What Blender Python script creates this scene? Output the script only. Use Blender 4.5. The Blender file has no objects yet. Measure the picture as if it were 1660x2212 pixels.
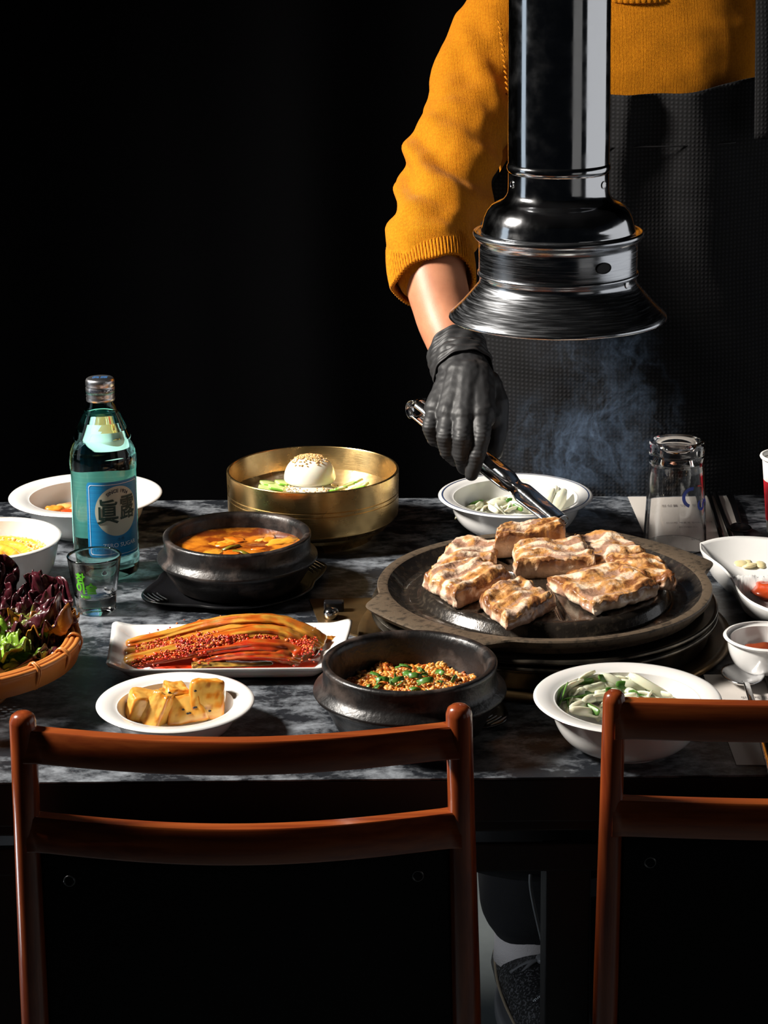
import bpy, bmesh, math, random
import numpy as np
from mathutils import Vector, Matrix, noise
random.seed(7)
PI = math.pi
SC = bpy.context.scene
COL = SC.collection
# ------------------------------------------------------------------ camera
CAMZ, PITCH, ROLL, F = 1.46, math.radians(12), math.radians(0.55), 4600.0
PPX, PPY = 830.0, 694.0
fwd = Vector((0, math.cos(PITCH), -math.sin(PITCH)))
up0 = Vector((0, math.sin(PITCH), math.cos(PITCH)))
rt0 = Vector((1, 0, 0))
RT = rt0*math.cos(ROLL) - up0*math.sin(ROLL)
UP = up0*math.cos(ROLL) + rt0*math.sin(ROLL)
CP = Vector((0, 0, CAMZ))
cd = bpy.data.cameras.new('camera')
cam = bpy.data.objects.new('camera', cd)
COL.objects.link(cam)
cam.matrix_world = Matrix(((RT.x, UP.x, -fwd.x, CP.x), (RT.y, UP.y, -fwd.y, CP.y), (RT.z, UP.z, -fwd.z, CP.z), (0, 0, 0, 1)))
cd.sensor_fit = 'VERTICAL'
cd.sensor_height = 24
cd.sensor_width = 18
cd.lens = 24*F/2212
cd.shift_y = -(1106-PPY)/2212
cd.clip_start = 0.05
SC.camera = cam
# ------------------------------------------------------------------ world, lights, exposure
w = bpy.data.worlds.new('world'); SC.world = w; w.use_nodes = True
w.node_tree.nodes['Background'].inputs[0].default_value = (.6, .75, 1, 1)
w.node_tree.nodes['Background'].inputs[1].default_value = 0.003
def area(name, loc, to, sx, sy, power, col):
    l = bpy.data.lights.new(name, 'AREA'); l.shape = 'RECTANGLE'; l.size = sx; l.size_y = sy
    l.energy = power; l.color = col
    o = bpy.data.objects.new(name, l); COL.objects.link(o); o.location = loc
    o.rotation_euler = (Vector(to)-Vector(loc)).to_track_quat('-Z', 'Y').to_euler()
    return o
key = area('key_softbox', (-1.7, 1.88, 2.2), (0, 2.1, .95), .40, .40, 30, (1, .94, .86))
key.data.spread = math.radians(80)
area('right_panel', (1.5, 1.98, 1.02), (0.17, 1.98, 1.02), 1.7, .85, 2.8, (.97, .98, 1))
area('front_right_panel', (1.12, .62, .98), (0.17, 1.95, 1.1), .6, .7, .2, (1, .97, .93))
area('left_panel', (-1.9, 1.98, 1.2), (0.17, 1.95, 1.1), .45, .9, 1.0, (.75, .88, 1))
area('low_fill', (-.80, 1.80, .45), (0.2, 2.45, .08), .3, .3, 2.6, (.85, .93, 1))  # added unseen lamp under the table, brightens the shoe and trouser leg
SC.view_settings.view_transform = 'Standard'
SC.view_settings.look = 'None'
SC.view_settings.gamma = 1
SC.view_settings.exposure = 0
SC.view_settings.use_curve_mapping = False
SC.cycles.transparent_max_bounces = 24
SC.cycles.max_bounces = 16
SC.cycles.transmission_bounces = 14
# ------------------------------------------------------------------ helpers
def ray(x, y): return fwd + RT*((x-PPX)/F) - UP*((y-PPY)/F)
def Wz(x, y, z):
    d = ray(x, y); return CP + d*((z-CAMZ)/d.z)
def Wy(x, y, Y):
    d = ray(x, y); return CP + d*(Y/d.y)
def ppm(P): return F/((Vector(P)-CP).dot(fwd))
def nz(p, s=1.0, o=0.0): return noise.noise(Vector((p[0]*s+o, p[1]*s+o*1.7, p[2]*s-o)))
def sm(a, b, x):
    t = min(1, max(0, (x-a)/(b-a))); return t*t*(3-2*t)
def mix(a, b, t): return tuple(a[i]*(1-t)+b[i]*t for i in range(3))

def M(name, col, rough=.5, metal=0, trans=0, ior=1.45, col2=None, nscale=20, ndet=6, ramp=(.35, .65), bump=0, bscale=100, stretch=(1, 1, 1),
      coat=0, sss=0, sssr=.005, attr=False, rough2=None, alpha=1, sheen=0, spec=.5, bstretch=(1, 1, 1), aniso=0, bdist=.002, emit=None):
    m = bpy.data.materials.new(name); m.use_nodes = True
    nt = m.node_tree; N = nt.nodes; L = nt.links; b = N['Principled BSDF']
    b.inputs['Base Color'].default_value = (*col, 1)
    b.inputs['Roughness'].default_value = rough
    b.inputs['Metallic'].default_value = metal
    b.inputs['Transmission Weight'].default_value = trans
    b.inputs['IOR'].default_value = ior
    b.inputs['Coat Weight'].default_value = coat
    b.inputs['Coat Roughness'].default_value = .06
    b.inputs['Specular IOR Level'].default_value = spec
    b.inputs['Alpha'].default_value = alpha
    b.inputs['Anisotropic'].default_value = aniso
    if sheen:
        b.inputs['Sheen Weight'].default_value = sheen; b.inputs['Sheen Roughness'].default_value = .35
        b.inputs['Sheen Tint'].default_value = (*mix(col, (1, 1, 1), .3), 1)
    if sss:
        b.inputs['Subsurface Weight'].default_value = sss; b.inputs['Subsurface Scale'].default_value = sssr
        b.inputs['Subsurface Radius'].default_value = (1, .5, .3)
    tc = N.new('ShaderNodeTexCoord')
    def noi(scale, det, st):
        mp = N.new('ShaderNodeMapping'); mp.inputs['Scale'].default_value = st
        L.new(tc.outputs['Object'], mp.inputs[0])
        n = N.new('ShaderNodeTexNoise'); n.inputs['Scale'].default_value = scale; n.inputs['Detail'].default_value = det; n.inputs['Roughness'].default_value = .72 if det > 12 else .5
        L.new(mp.outputs[0], n.inputs['Vector']); return n
    csrc = None
    if attr:
        a = N.new('ShaderNodeVertexColor'); a.layer_name = 'Col'; csrc = a.outputs[0]; L.new(csrc, b.inputs['Base Color'])
    if col2 or rough2 is not None:
        n = noi(nscale, ndet, stretch)
        r = N.new('ShaderNodeMapRange'); r.inputs[1].default_value = ramp[0]; r.inputs[2].default_value = ramp[1]
        L.new(n.outputs[0], r.inputs[0])
        if col2:
            mx = N.new('ShaderNodeMix'); mx.data_type = 'RGBA'
            L.new(r.outputs[0], mx.inputs[0])
            mx.inputs[6].default_value = (*col, 1); mx.inputs[7].default_value = (*col2, 1)
            if csrc: L.new(csrc, mx.inputs[6])
            L.new(mx.outputs[2], b.inputs['Base Color'])
        if rough2 is not None:
            r2 = N.new('ShaderNodeMapRange'); r2.inputs[3].default_value = rough; r2.inputs[4].default_value = rough2
            L.new(r.outputs[0], r2.inputs[0]); L.new(r2.outputs[0], b.inputs['Roughness'])
    if bump:
        n = noi(bscale, 4, bstretch)
        bp = N.new('ShaderNodeBump'); bp.inputs['Strength'].default_value = bump; bp.inputs['Distance'].default_value = bdist
        L.new(n.outputs[0], bp.inputs['Height']); L.new(bp.outputs[0], b.inputs['Normal'])
    return m

def dens(prof, step=.004):
    out = [prof[0]]
    for a, b in zip(prof, prof[1:]):
        n = max(1, int(math.hypot(b[0]-a[0], b[1]-a[1])/step))
        if n > 1: out.append((a[0]+(b[0]-a[0])*.06/n, a[1]+(b[1]-a[1])*.06/n))
        out += [(a[0]+(b[0]-a[0])*k/n, a[1]+(b[1]-a[1])*k/n) for k in range(1, n+1)]
        if n > 1: out.insert(-1, (b[0]-(b[0]-a[0])*.06/n, b[1]-(b[1]-a[1])*.06/n))
    return out
class MB:
    def __init__(s): s.v = []; s.f = []; s.c = []
    def add(s, vs, fs, col=None):
        k = len(s.v); s.v += [tuple(v) for v in vs]; s.f += [tuple(i+k for i in f) for f in fs]
        s.c += [col or (1, 1, 1)]*len(vs) if not isinstance(col, list) else col
    def lathe(s, prof, seg=64, o=(0, 0, 0), rf=None, cap=True, col=None):
        vs = []; fs = []; n = len(prof)
        for i in range(seg):
            t = 2*PI*i/seg
            for (r, z) in prof:
                if rf: r, z = rf(r, z, t)
                vs.append((o[0]+r*math.cos(t), o[1]+r*math.sin(t), o[2]+z))
        for i in range(seg):
            j = (i+1) % seg
            for k in range(n-1):
                fs.append((i*n+k, j*n+k, j*n+k+1, i*n+k+1))
        if cap:
            for k, flip in ((0, True), (n-1, False)):
                if prof[k][0] > 1e-5:
                    ring = [i*n+k for i in range(seg)]
                    fs.append(tuple(reversed(ring)) if flip else tuple(ring))
        s.add(vs, fs, col)
    def tube(s, pts, rad, seg=12, flat=1.0, col=None, cap=True, upv=(0, 0, 1), rf=None):
        pts = [Vector(p) for p in pts]; n = len(pts)
        if not hasattr(rad, '__len__'): rad = [rad]*n
        vs = []; fs = []; U = Vector(upv); cc = []
        for i, p in enumerate(pts):
            d = (pts[min(i+1, n-1)]-pts[max(i-1, 0)]).normalized()
            a = U.cross(d)
            if a.length < 1e-4: a = Vector((1, 0, 0)).cross(d)
            a.normalize(); b = d.cross(a).normalized(); U = b
            for k in range(seg):
                t = 2*PI*k/seg; r = rad[i]*(rf(i/(n-1), t) if rf else 1)
                vs.append(p+a*(r*math.cos(t))+b*(r*flat*math.sin(t)))
                if callable(col): cc.append(col(i/(n-1), t))
        for i in range(n-1):
            for k in range(seg):
                l = (k+1) % seg
                fs.append((i*seg+k, i*seg+l, (i+1)*seg+l, (i+1)*seg+k))
        if cap:
            fs.append(tuple(reversed(range(seg)))); fs.append(tuple((n-1)*seg+k for k in range(seg)))
        s.add(vs, fs, cc if callable(col) else col)
    def box(s, a, b, col=None):
        x0, y0, z0 = a; x1, y1, z1 = b
        s.add([(x0, y0, z0), (x1, y0, z0), (x1, y1, z0), (x0, y1, z0), (x0, y0, z1), (x1, y0, z1), (x1, y1, z1), (x0, y1, z1)],
              [(3, 2, 1, 0), (4, 5, 6, 7), (0, 1, 5, 4), (1, 2, 6, 5), (2, 3, 7, 6), (3, 0, 4, 7)], col)
    def prism(s, poly, z0, z1, col=None):
        n = len(poly)
        vs = [(p[0], p[1], z0) for p in poly]+[(p[0], p[1], z1) for p in poly]
        fs = [tuple(reversed(range(n))), tuple(range(n, 2*n))]+[(i, (i+1) % n, n+(i+1) % n, n+i) for i in range(n)]
        s.add(vs, fs, col)
    def ball(s, c, r, sc=(1, 1, 1), seg=12, rings=8, col=None, R=None, nzs=0):
        vs = [(0, 0, 1)]; fs = []
        for i in range(1, rings):
            a = PI*i/rings
            for k in range(seg):
                t = 2*PI*k/seg; vs.append((math.sin(a)*math.cos(t), math.sin(a)*math.sin(t), math.cos(a)))
        vs.append((0, 0, -1)); e = len(vs)-1
        for k in range(seg):
            l = (k+1) % seg
            fs.append((0, 1+k, 1+l)); fs.append((e, 1+(rings-2)*seg+l, 1+(rings-2)*seg+k))
            for i in range(rings-2):
                fs.append((1+i*seg+k, 1+(i+1)*seg+k, 1+(i+1)*seg+l, 1+i*seg+l))
        out = []
        for v in vs:
            q = Vector((v[0]*r*sc[0], v[1]*r*sc[1], v[2]*r*sc[2]))
            if nzs: q *= 1+nzs*nz(v, 1.7, c[0]*91+c[1]*37)
            if R: q = R @ q
            out.append(q+Vector(c))
        s.add(out, fs, col)
    def capsule(s, a, b, ra, rb, seg=14):
        s.ball(a, ra, seg=seg); s.ball(b, rb, seg=seg); s.tube([a, b], [ra*.995, rb*.995], seg=seg)
    def chain(s, pts, rads, seg=14):
        for i in range(len(pts)-1): s.capsule(pts[i], pts[i+1], rads[i], rads[i+1], seg)
    def build(s, name, mat, parent=None, smooth=True, bevel=0, origin=None, sharp=None, solid=0, sub=0):
        me = bpy.data.meshes.new(name)
        o0 = Vector(origin) if origin is not None else Vector((0, 0, 0))
        me.from_pydata([tuple(Vector(v)-o0) for v in s.v], [], s.f); me.update()
        if any(c != (1, 1, 1) for c in s.c):
            ca = me.color_attributes.new('Col', 'FLOAT_COLOR', 'POINT')
            for i, c in enumerate(s.c): ca.data[i].color = (*c, 1)
        me.materials.append(mat)
        if smooth:
            me.polygons.foreach_set('use_smooth', [True]*len(me.polygons))
        o = bpy.data.objects.new(name, me); COL.objects.link(o)
        o.location = o0
        if parent:
            o.parent = parent
            o.location = o0 - parent.get('_w', Vector((0, 0, 0))) if False else o0 - wloc(parent)
        if smooth and sharp is not None:
            me.set_sharp_from_angle(angle=math.radians(sharp))
        if solid:
            md = o.modifiers.new('solid', 'SOLIDIFY'); md.thickness = solid; md.offset = 0
        if bevel:
            md = o.modifiers.new('bevel', 'BEVEL'); md.width = bevel; md.segments = 3; md.limit_method = 'ANGLE'
            md.harden_normals = False
        if sub:
            md = o.modifiers.new('sub', 'SUBSURF'); md.levels = sub; md.render_levels = sub
        return o
def wloc(o):
    l = Vector(o.location)
    while o.parent: o = o.parent; l += Vector(o.location)
    return l
def tag(o, label, cat, group=None, kind=None):
    if label: o['label'] = label
    if cat: o['category'] = cat
    if group: o['group'] = group
    if kind: o['kind'] = kind
    return o
def thing(name, label, cat, loc=(0, 0, 0), group=None):
    o = bpy.data.objects.new(name, None); COL.objects.link(o); o.location = loc; o.empty_display_size = .05
    return tag(o, label, cat, group)
def struct(o): o['kind'] = 'structure'; return o
def dup(o, loc=None, parent=None):
    c = o.copy(); COL.objects.link(c); c.parent = parent
    if loc is not None: c.location = loc
    for ch in list(o.children): dup(ch, None, c)
    return c
def voxel(mb, name, mat, parent, vox, smooth_it=6, fn=None, adapt=0, fac=.5):
    """melt overlapping closed pieces into one continuous skin"""
    o = mb.build('tmp', mat)
    r = o.modifiers.new('r', 'REMESH'); r.mode = 'VOXEL'; r.voxel_size = vox; r.adaptivity = adapt
    s_ = o.modifiers.new('s', 'SMOOTH'); s_.factor = fac; s_.iterations = smooth_it
    dg = bpy.context.evaluated_depsgraph_get(); dg.update()
    me = bpy.data.meshes.new_from_object(o.evaluated_get(dg))
    bpy.data.objects.remove(o)
    me.name = name
    if fn:
        me.update()
        nr = [v.normal.copy() for v in me.vertices]
        for v, n_ in zip(me.vertices, nr): v.co = fn(v.co, n_)
    for at in [a.name for a in me.color_attributes]: me.color_attributes.remove(me.color_attributes[at])
    me.materials.clear(); me.materials.append(mat)
    me.polygons.foreach_set('use_smooth', [True]*len(me.polygons)); me.update()
    o = bpy.data.objects.new(name, me); COL.objects.link(o)
    if parent: o.parent = parent; o.location = -wloc(parent)
    return o
def cubegrid(nx, ny, nz_):
    idx = {}; vs = []; fs = []
    def g(i, j, k):
        if (i, j, k) not in idx:
            idx[(i, j, k)] = len(vs); vs.append((2*i/nx-1, 2*j/ny-1, 2*k/nz_-1))
        return idx[(i, j, k)]
    for i in range(nx):
        for j in range(ny):
            fs.append((g(i, j, nz_), g(i+1, j, nz_), g(i+1, j+1, nz_), g(i, j+1, nz_)))
            fs.append((g(i, j+1, 0), g(i+1, j+1, 0), g(i+1, j, 0), g(i, j, 0)))
    for i in range(nx):
        for k in range(nz_):
            fs.append((g(i, 0, k), g(i+1, 0, k), g(i+1, 0, k+1), g(i, 0, k+1)))
            fs.append((g(i, ny, k+1), g(i+1, ny, k+1), g(i+1, ny, k), g(i, ny, k)))
    for j in range(ny):
        for k in range(nz_):
            fs.append((g(0, j, k+1), g(0, j+1, k+1), g(0, j+1, k), g(0, j, k)))
            fs.append((g(nx, j, k), g(nx, j+1, k), g(nx, j+1, k+1), g(nx, j, k+1)))
    return vs, fs
def roundbox(v, p=6):
    """box-to-superellipsoid rounding"""
    l = (abs(v[0])**p+abs(v[1])**p+abs(v[2])**p)**(1/p)
    return Vector(v)/l
def arc(cx, cz, r, a0, a1, n=6):
    return [(cx+r*math.cos(math.radians(a0+(a1-a0)*i/n)), cz+r*math.sin(math.radians(a0+(a1-a0)*i/n))) for i in range(n+1)]
def spline(pts, n):
    """catmull-rom through tuples"""
    P = [Vector(p) for p in pts]; out = []
    for i in range(n):
        t = i/(n-1)*(len(P)-1); k = min(int(t), len(P)-2); u = t-k
        a = P[max(k-1, 0)]; b = P[k]; c = P[k+1]; d = P[min(k+2, len(P)-1)]
        out.append(.5*((2*b)+(c-a)*u+(2*a-5*b+4*c-d)*u*u+(3*b-a-3*c+d)*u**3))
    return out
def text_mesh(body, size, name, mat, parent, place, depth=0, italic=0, extra=0, step=None, bold=0):
    """flat lettering turned into a mesh; place() maps (x, y) in metres to world"""
    cu = bpy.data.curves.new('t', 'FONT'); cu.body = body; cu.size = size; cu.align_x = 'CENTER'; cu.align_y = 'CENTER'
    cu.resolution_u = 3; cu.shear = italic; cu.offset = bold
    o = bpy.data.objects.new('t', cu); COL.objects.link(o)
    dg = bpy.context.evaluated_depsgraph_get(); dg.update()
    me = bpy.data.meshes.new_from_object(o.evaluated_get(dg))
    bpy.data.objects.remove(o)
    bm = bmesh.new(); bm.from_mesh(me)
    if step and bm.verts:
        xs = [v.co.x for v in bm.verts]; x = min(xs)+step
        while x < max(xs):
            bmesh.ops.bisect_plane(bm, geom=bm.verts[:]+bm.edges[:]+bm.faces[:], plane_co=(x, 0, 0), plane_no=(1, 0, 0)); x += step
    off = wloc(parent) if parent else Vector((0, 0, 0))
    for v in bm.verts: v.co = Vector(place(v.co.x, v.co.y))-off
    bm.to_mesh(me); bm.free(); me.materials.clear(); me.materials.append(mat); me.name = name
    ob = bpy.data.objects.new(name, me); COL.objects.link(ob); ob.parent = parent
    return ob

TZ = .74                      # table top height
# ------------------------------------------------------------------ materials
m_stone = M('dark_stone', (.010, .012, .016), .40, col2=(.34, .37, .41), nscale=29, ndet=15, ramp=(.455, .76), stretch=(1, 1.4, 1), bump=.35, bscale=240, rough2=.34, spec=.6, bdist=.0006)
m_black = M('black_steel', (.006, .006, .007), .45, rough2=.6)
m_floor = M('grey_concrete', (.085, .10, .105), .6, col2=(.15, .17, .175), nscale=5, ndet=8, bump=.3, bscale=60)
m_curtain = M('black_cloth', (.002, .002, .0025), .95, bump=.3, bscale=500, spec=.1)
m_steel = M('polished_steel', (.66, .67, .69), .09, 1, rough2=.17, nscale=60, ndet=10, ramp=(.4, .7), bump=.04, bscale=60, bstretch=(1, 1, 12), bdist=.0005)
m_steel_w = M('worn_spun_steel', (.62, .64, .67), .15, 1, col2=(.58, .60, .64), rough2=.31, nscale=34, ndet=12, ramp=(.40, .72), stretch=(1, 1, 26))
m_chrome = M('bright_steel', (.72, .72, .73), .12, 1, bump=.1, bscale=200)
m_iron = M('seasoned_cast_iron', (.020, .016, .013), .22, .2, col2=(.06, .045, .03), nscale=160, ndet=8, ramp=(.5, .8), bump=.35, bscale=600, rough2=.42, bdist=.0005, coat=.5)
m_iron_rim = M('worn_iron_rim', (.135, .10, .068), .42, .35, col2=(.05, .04, .03), nscale=170, ndet=10, ramp=(.5, .66), bump=.5, bscale=900, bdist=.0005)
m_ring = M('tarnished_ring_metal', (.20, .17, .13), .26, .85, col2=(.03, .026, .022), nscale=40, ndet=8, bump=.2, bscale=200, bdist=.0005)
m_bronze = M('bronze_plate', (.20, .12, .05), .38, .8, col2=(.10, .065, .03), nscale=30, ndet=8)
m_pot = M('black_earthenware', (.009, .008, .008), .34, col2=(.085, .062, .052), nscale=38, ndet=12, ramp=(.52, .78), bump=.5, bscale=260, rough2=.5, spec=.6, bdist=.0008)
m_tray = M('black_melamine', (.006, .006, .007), .25, bump=.15, bscale=300, bdist=.0004)
m_brass = M('brushed_brass', (.84, .56, .23), .24, 1, col2=(.60, .39, .15), nscale=35, ndet=8, ramp=(.45, .75), bump=.12, bscale=90, bstretch=(1, 1, 12), rough2=.36, bdist=.0006)
m_white = M('white_melamine', (.74, .73, .71), .22, coat=.4, sss=.05)
m_white2 = M('white_glazed', (.76, .75, .73), .16, coat=.6)
m_blue_line = M('blue_rim_line', (.03, .05, .12), .3)
m_wood = M('lacquered_red_wood', (.20, .035, .009), .28, col2=(.33, .075, .016), nscale=26, ndet=8, stretch=(.25, 6, 6), coat=.4, bump=.08, bscale=120, bstretch=(.2, 5, 5), bdist=.0004)
m_wood_v = M('lacquered_red_wood_upright', (.17, .028, .008), .25, col2=(.30, .062, .014), nscale=26, ndet=8, stretch=(6, 6, .25), coat=.5, bump=.08, bscale=120, bstretch=(5, 5, .2), bdist=.0004)
m_vinyl = M('black_vinyl', (.002, .002, .002), .6, spec=.15, bump=.2, bscale=300)
m_rivet = M('dark_rivet', (.16, .16, .16), .35, 1)
m_glass = M('clear_glass', (1, 1, 1), 0, trans=1, ior=1.48)
m_teal = M('teal_glass', (.42, .86, .80), .01, trans=1, ior=1.42)
m_cap = M('aluminium_cap', (.72, .72, .74), .28, 1, bump=.1, bscale=200)
m_label = M('blue_label', (.008, .17, .40), .4, col2=(.01, .22, .47), nscale=60, stretch=(.1, .1, 12))
m_back_label = M('pale_teal_label', (.50, .85, .80), .5, col2=(.18, .60, .62), nscale=40, stretch=(.1, .1, 16), ramp=(.35, .6))
m_cream = M('cream_print', (.50, .52, .42), .5)
m_ink = M('dark_green_ink', (.012, .04, .032), .5)
m_navy = M('navy_ink', (.01, .02, .05), .5)
m_wprint = M('white_print', (.75, .80, .84), .5)
m_green_print = M('green_print', (.10, .50, .01), .4)
m_skin = M('skin', (.50, .215, .115), .48, col2=(.40, .16, .085), nscale=30, sss=.15, sssr=.006, bump=.15, bscale=700, bdist=.0006)
m_glove = M('black_nitrile', (.020, .020, .021), .52, bump=.25, bscale=260, spec=.42, bdist=.0006)
m_trouser = M('black_trouser_cloth', (.012, .012, .014), .9, bump=.5, bscale=900)
m_sock = M('white_sock_knit', (.80, .74, .74), .9, bump=.6, bscale=900)
m_shoe = M('black_mesh_shoe', (.010, .010, .011), .45, col2=(.11, .11, .12), nscale=330, ramp=(.52, .6), bump=.6, bscale=700)
m_shoe2 = M('grey_shoe_trim', (.16, .16, .17), .4)
def knit(name, col, col2, scale=420, stren=.5, rib=False):
    m = M(name, col, .9, sheen=.25, spec=.15)
    N = m.node_tree.nodes; L = m.node_tree.links; b = N['Principled BSDF']
    tc = N['Texture Coordinate']
    wv = N.new('ShaderNodeTexWave'); wv.wave_type = 'BANDS'; wv.bands_direction = 'X'
    wv.inputs['Scale'].default_value = scale*.55; wv.inputs['Distortion'].default_value = 2.2; wv.inputs['Detail'].default_value = 2
    n = N.new('ShaderNodeTexNoise'); n.inputs['Scale'].default_value = 900; n.inputs['Detail'].default_value = 5
    L.new(tc.outputs['Object'], wv.inputs['Vector']); L.new(tc.outputs['Object'], n.inputs['Vector'])
    n2 = N.new('ShaderNodeTexNoise'); n2.inputs['Scale'].default_value = 380; n2.inputs['Detail'].default_value = 3
    L.new(tc.outputs['Object'], n2.inputs['Vector'])
    ad = N.new('ShaderNodeMath'); ad.operation = 'ADD'
    L.new(wv.outputs[1], ad.inputs[0]); L.new(n.outputs[0], ad.inputs[1])
    r = N.new('ShaderNodeMapRange'); r.inputs[1].default_value = .35; r.inputs[2].default_value = .7
    L.new(n2.outputs[0], r.inputs[0])
    mx = N.new('ShaderNodeMix'); mx.data_type = 'RGBA'; mx.inputs[6].default_value = (*col, 1); mx.inputs[7].default_value = (*col2, 1)
    L.new(r.outputs[0], mx.inputs[0]); L.new(mx.outputs[2], b.inputs['Base Color'])
    bp = N.new('ShaderNodeBump'); bp.inputs['Strength'].default_value = stren; bp.inputs['Distance'].default_value = .0012
    L.new(ad.outputs[0], bp.inputs['Height']); L.new(bp.outputs[0], b.inputs['Normal'])
    return m
m_sweater = knit('mustard_knit', (.56, .195, .005), (.44, .140, .003))
def waffle():
    m = M('black_waffle_cloth', (.008, .008, .009), .85, spec=.3)
    N = m.node_tree.nodes; L = m.node_tree.links; b = N['Principled BSDF']; tc = N['Texture Coordinate']
    hs = []
    for d in ('X', 'Z'):
        wv = N.new('ShaderNodeTexWave'); wv.wave_type = 'BANDS'; wv.bands_direction = d; wv.inputs['Scale'].default_value = 62
        L.new(tc.outputs['Object'], wv.inputs['Vector']); hs.append(wv)
    mu = N.new('ShaderNodeMath'); mu.operation = 'MULTIPLY'
    L.new(hs[0].outputs[1], mu.inputs[0]); L.new(hs[1].outputs[1], mu.inputs[1])
    mx = N.new('ShaderNodeMix'); mx.data_type = 'RGBA'; mx.inputs[6].default_value = (.0025, .0025, .003, 1); mx.inputs[7].default_value = (.014, .014, .016, 1)
    L.new(mu.outputs[0], mx.inputs[0]); L.new(mx.outputs[2], b.inputs['Base Color'])
    bp = N.new('ShaderNodeBump'); bp.inputs['Strength'].default_value = .6; bp.inputs['Distance'].default_value = .001
    L.new(mu.outputs[0], bp.inputs['Height']); L.new(bp.outputs[0], b.inputs['Normal'])
    return m
m_apron = waffle()
m_food = M('food_colour', (1, 1, 1), .42, attr=True, sss=.12, sssr=.003, bump=.25, bscale=400, bdist=.0007, coat=.25)
m_glaze = M('glazed_food', (1, 1, 1), .28, attr=True, sss=.12, sssr=.004, bump=.3, bscale=180, coat=.8, bdist=.001)
m_meat = M('seared_pork', (1, 1, 1), .38, attr=True, sss=.06, sssr=.002, bump=.8, bscale=330, coat=.5, bdist=.0012)
m_leaf = M('lettuce', (1, 1, 1), .32, attr=True, coat=.35, bump=.5, bscale=120, bdist=.002)
m_onion = M('onion_flesh', (.74, .74, .56), .2, sss=.3, sssr=.004, coat=.4)
m_chive = M('chive_green', (.03, .12, .010), .38, col2=(.13, .27, .05), nscale=120, coat=.2)
m_sesame = M('toasted_sesame', (.62, .34, .12), .45, col2=(.72, .48, .22), nscale=90)
m_blackseed = M('black_sesame', (.008, .008, .01), .3)
m_bamboo = M('amber_woven_plastic', (.52, .17, .035), .35, col2=(.62, .24, .06), nscale=20, stretch=(1, 1, 4), coat=.3, bump=.15, bscale=150, bdist=.0005)
m_paper = M('paper', (.52, .48, .44), .8, bump=.1, bscale=60)
m_printgrey = M('grey_print', (.14, .12, .12), .7)
m_cup = M('white_paper_cup', (.75, .74, .72), .5)
m_cup_red = M('red_paper_band', (.55, .006, .02), .45)
m_cableg = M('grey_cable', (.22, .23, .24), .4)

# ------------------------------------------------------------------ setting
b = MB(); b.box((-4, -1.2, -.05), (4, 3.9, 0)); struct(b.build('floor', m_floor, smooth=False))
b = MB(); b.box((-4, 3.9, 0), (4, 4.0, 3.4)); struct(b.build('wall_back', m_black, smooth=False))
b = MB(); b.box((-4, -1.2, 3.0), (4, 4.0, 3.1)); struct(b.build('ceiling', M('dark_ceiling_paint', (.10, .10, .105), .8), smooth=False))
b = MB(); nx = 520; vs = []; fs = []
for i in range(nx+1):
    x = -3.6+7.2*i/nx
    for k in range(13):
        z = 3.2*k/12
        y = 3.55+.05*math.sin(x*9+.5*math.sin(x*3.1))*(1-.3*z/3)+.03*nz((x, 0, z*.3), 7)+.02*math.sin(x*23+z)
        vs.append((x, y, z))
for i in range(nx):
    for k in range(12): fs.append((i*13+k, (i+1)*13+k, (i+1)*13+k+1, i*13+k+1))
b.add(vs, fs)
tag(b.build('curtain', m_curtain, solid=.004), 'black cloth curtain hanging in soft folds behind the cook', 'curtain')

# ------------------------------------------------------------------ table
tab = thing('table', 'black stone-topped restaurant table with a round grill set into it', 'table', (0, 2.0, 0))
b = MB(); b.box((-1.15, 1.608, TZ-.002), (1.15, 2.392, TZ)); b.build('tabletop', m_stone, tab, smooth=False, bevel=.0006)
b = MB(); b.box((-1.149, 1.609, .70), (1.149, 2.391, TZ-.002)); b.build('table_core', m_black, tab, smooth=False, bevel=.002)
b = MB(); b.box((-1.13, 1.628, .683), (1.13, 2.372, .70)); b.build('top_trim', m_black, tab, smooth=False, bevel=.002)
b = MB()
b.box((-1.10, 1.63, .646), (1.10, 1.636, .671)); b.box((-1.10, 2.33, .650), (1.10, 2.36, .674))
b.box((-1.10, 1.636, .650), (-1.07, 2.33, .674)); b.box((1.07, 1.636, .650), (1.10, 2.33, .674))
for x in (-1.0, -.3, .35, 1.0):
    for y in (1.645, 2.345): b.box((x-.008, y-.008, .66), (x+.008, y+.008, .684))
b.build('under_frame', m_black, tab, smooth=False, bevel=.002)
def leg_at(pxl, pxr, Y):
    xl = Wy(pxl, 1960, Y).x; xr = Wy(pxr, 1960, Y).x
    b = MB(); b.box((xl, Y-.001, .006), (xr, Y+.05, .65)); b.box((xl-.008, Y-.009, 0), (xr+.008, Y+.058, .006))
    return b.build('leg', m_black, tab, smooth=False, bevel=.002)
leg_at(-80, 40, 1.632); leg_at(1178, 1277, 1.632); leg_at(-80, 40, 2.30)
leg_at(1250, 1349, 2.30)
GX = Wz(1176, 1258, .792)
b = MB(); b.lathe([(.12, .683), (.14, .683), (.14, .56), (.125, .545), (.02, .545), (.02, .55), (.12, .555)], 40, (GX.x, GX.y, 0)); b.build('burner_bowl', m_black, tab)
b = MB(); pts = spline([Wy(1147, 1880, 1.80), Wy(1149, 1930, 1.80), Wy(1176, 2050, 1.80), Wy(1205, 2150, 1.80), Wy(1232, 2225, 1.80), Wy(1262, 2330, 1.80)], 40)
c_ = list(pts); c_.insert(0, Vector((c_[0].x, 1.8, .675))); c_.append(Vector((c_[-1].x+.03, 1.8, .02)))
b.tube(c_, .0016, 8)
tag(b.build('cable', m_cableg), 'thin grey cable hanging down beside the black table leg', 'cable')

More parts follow.
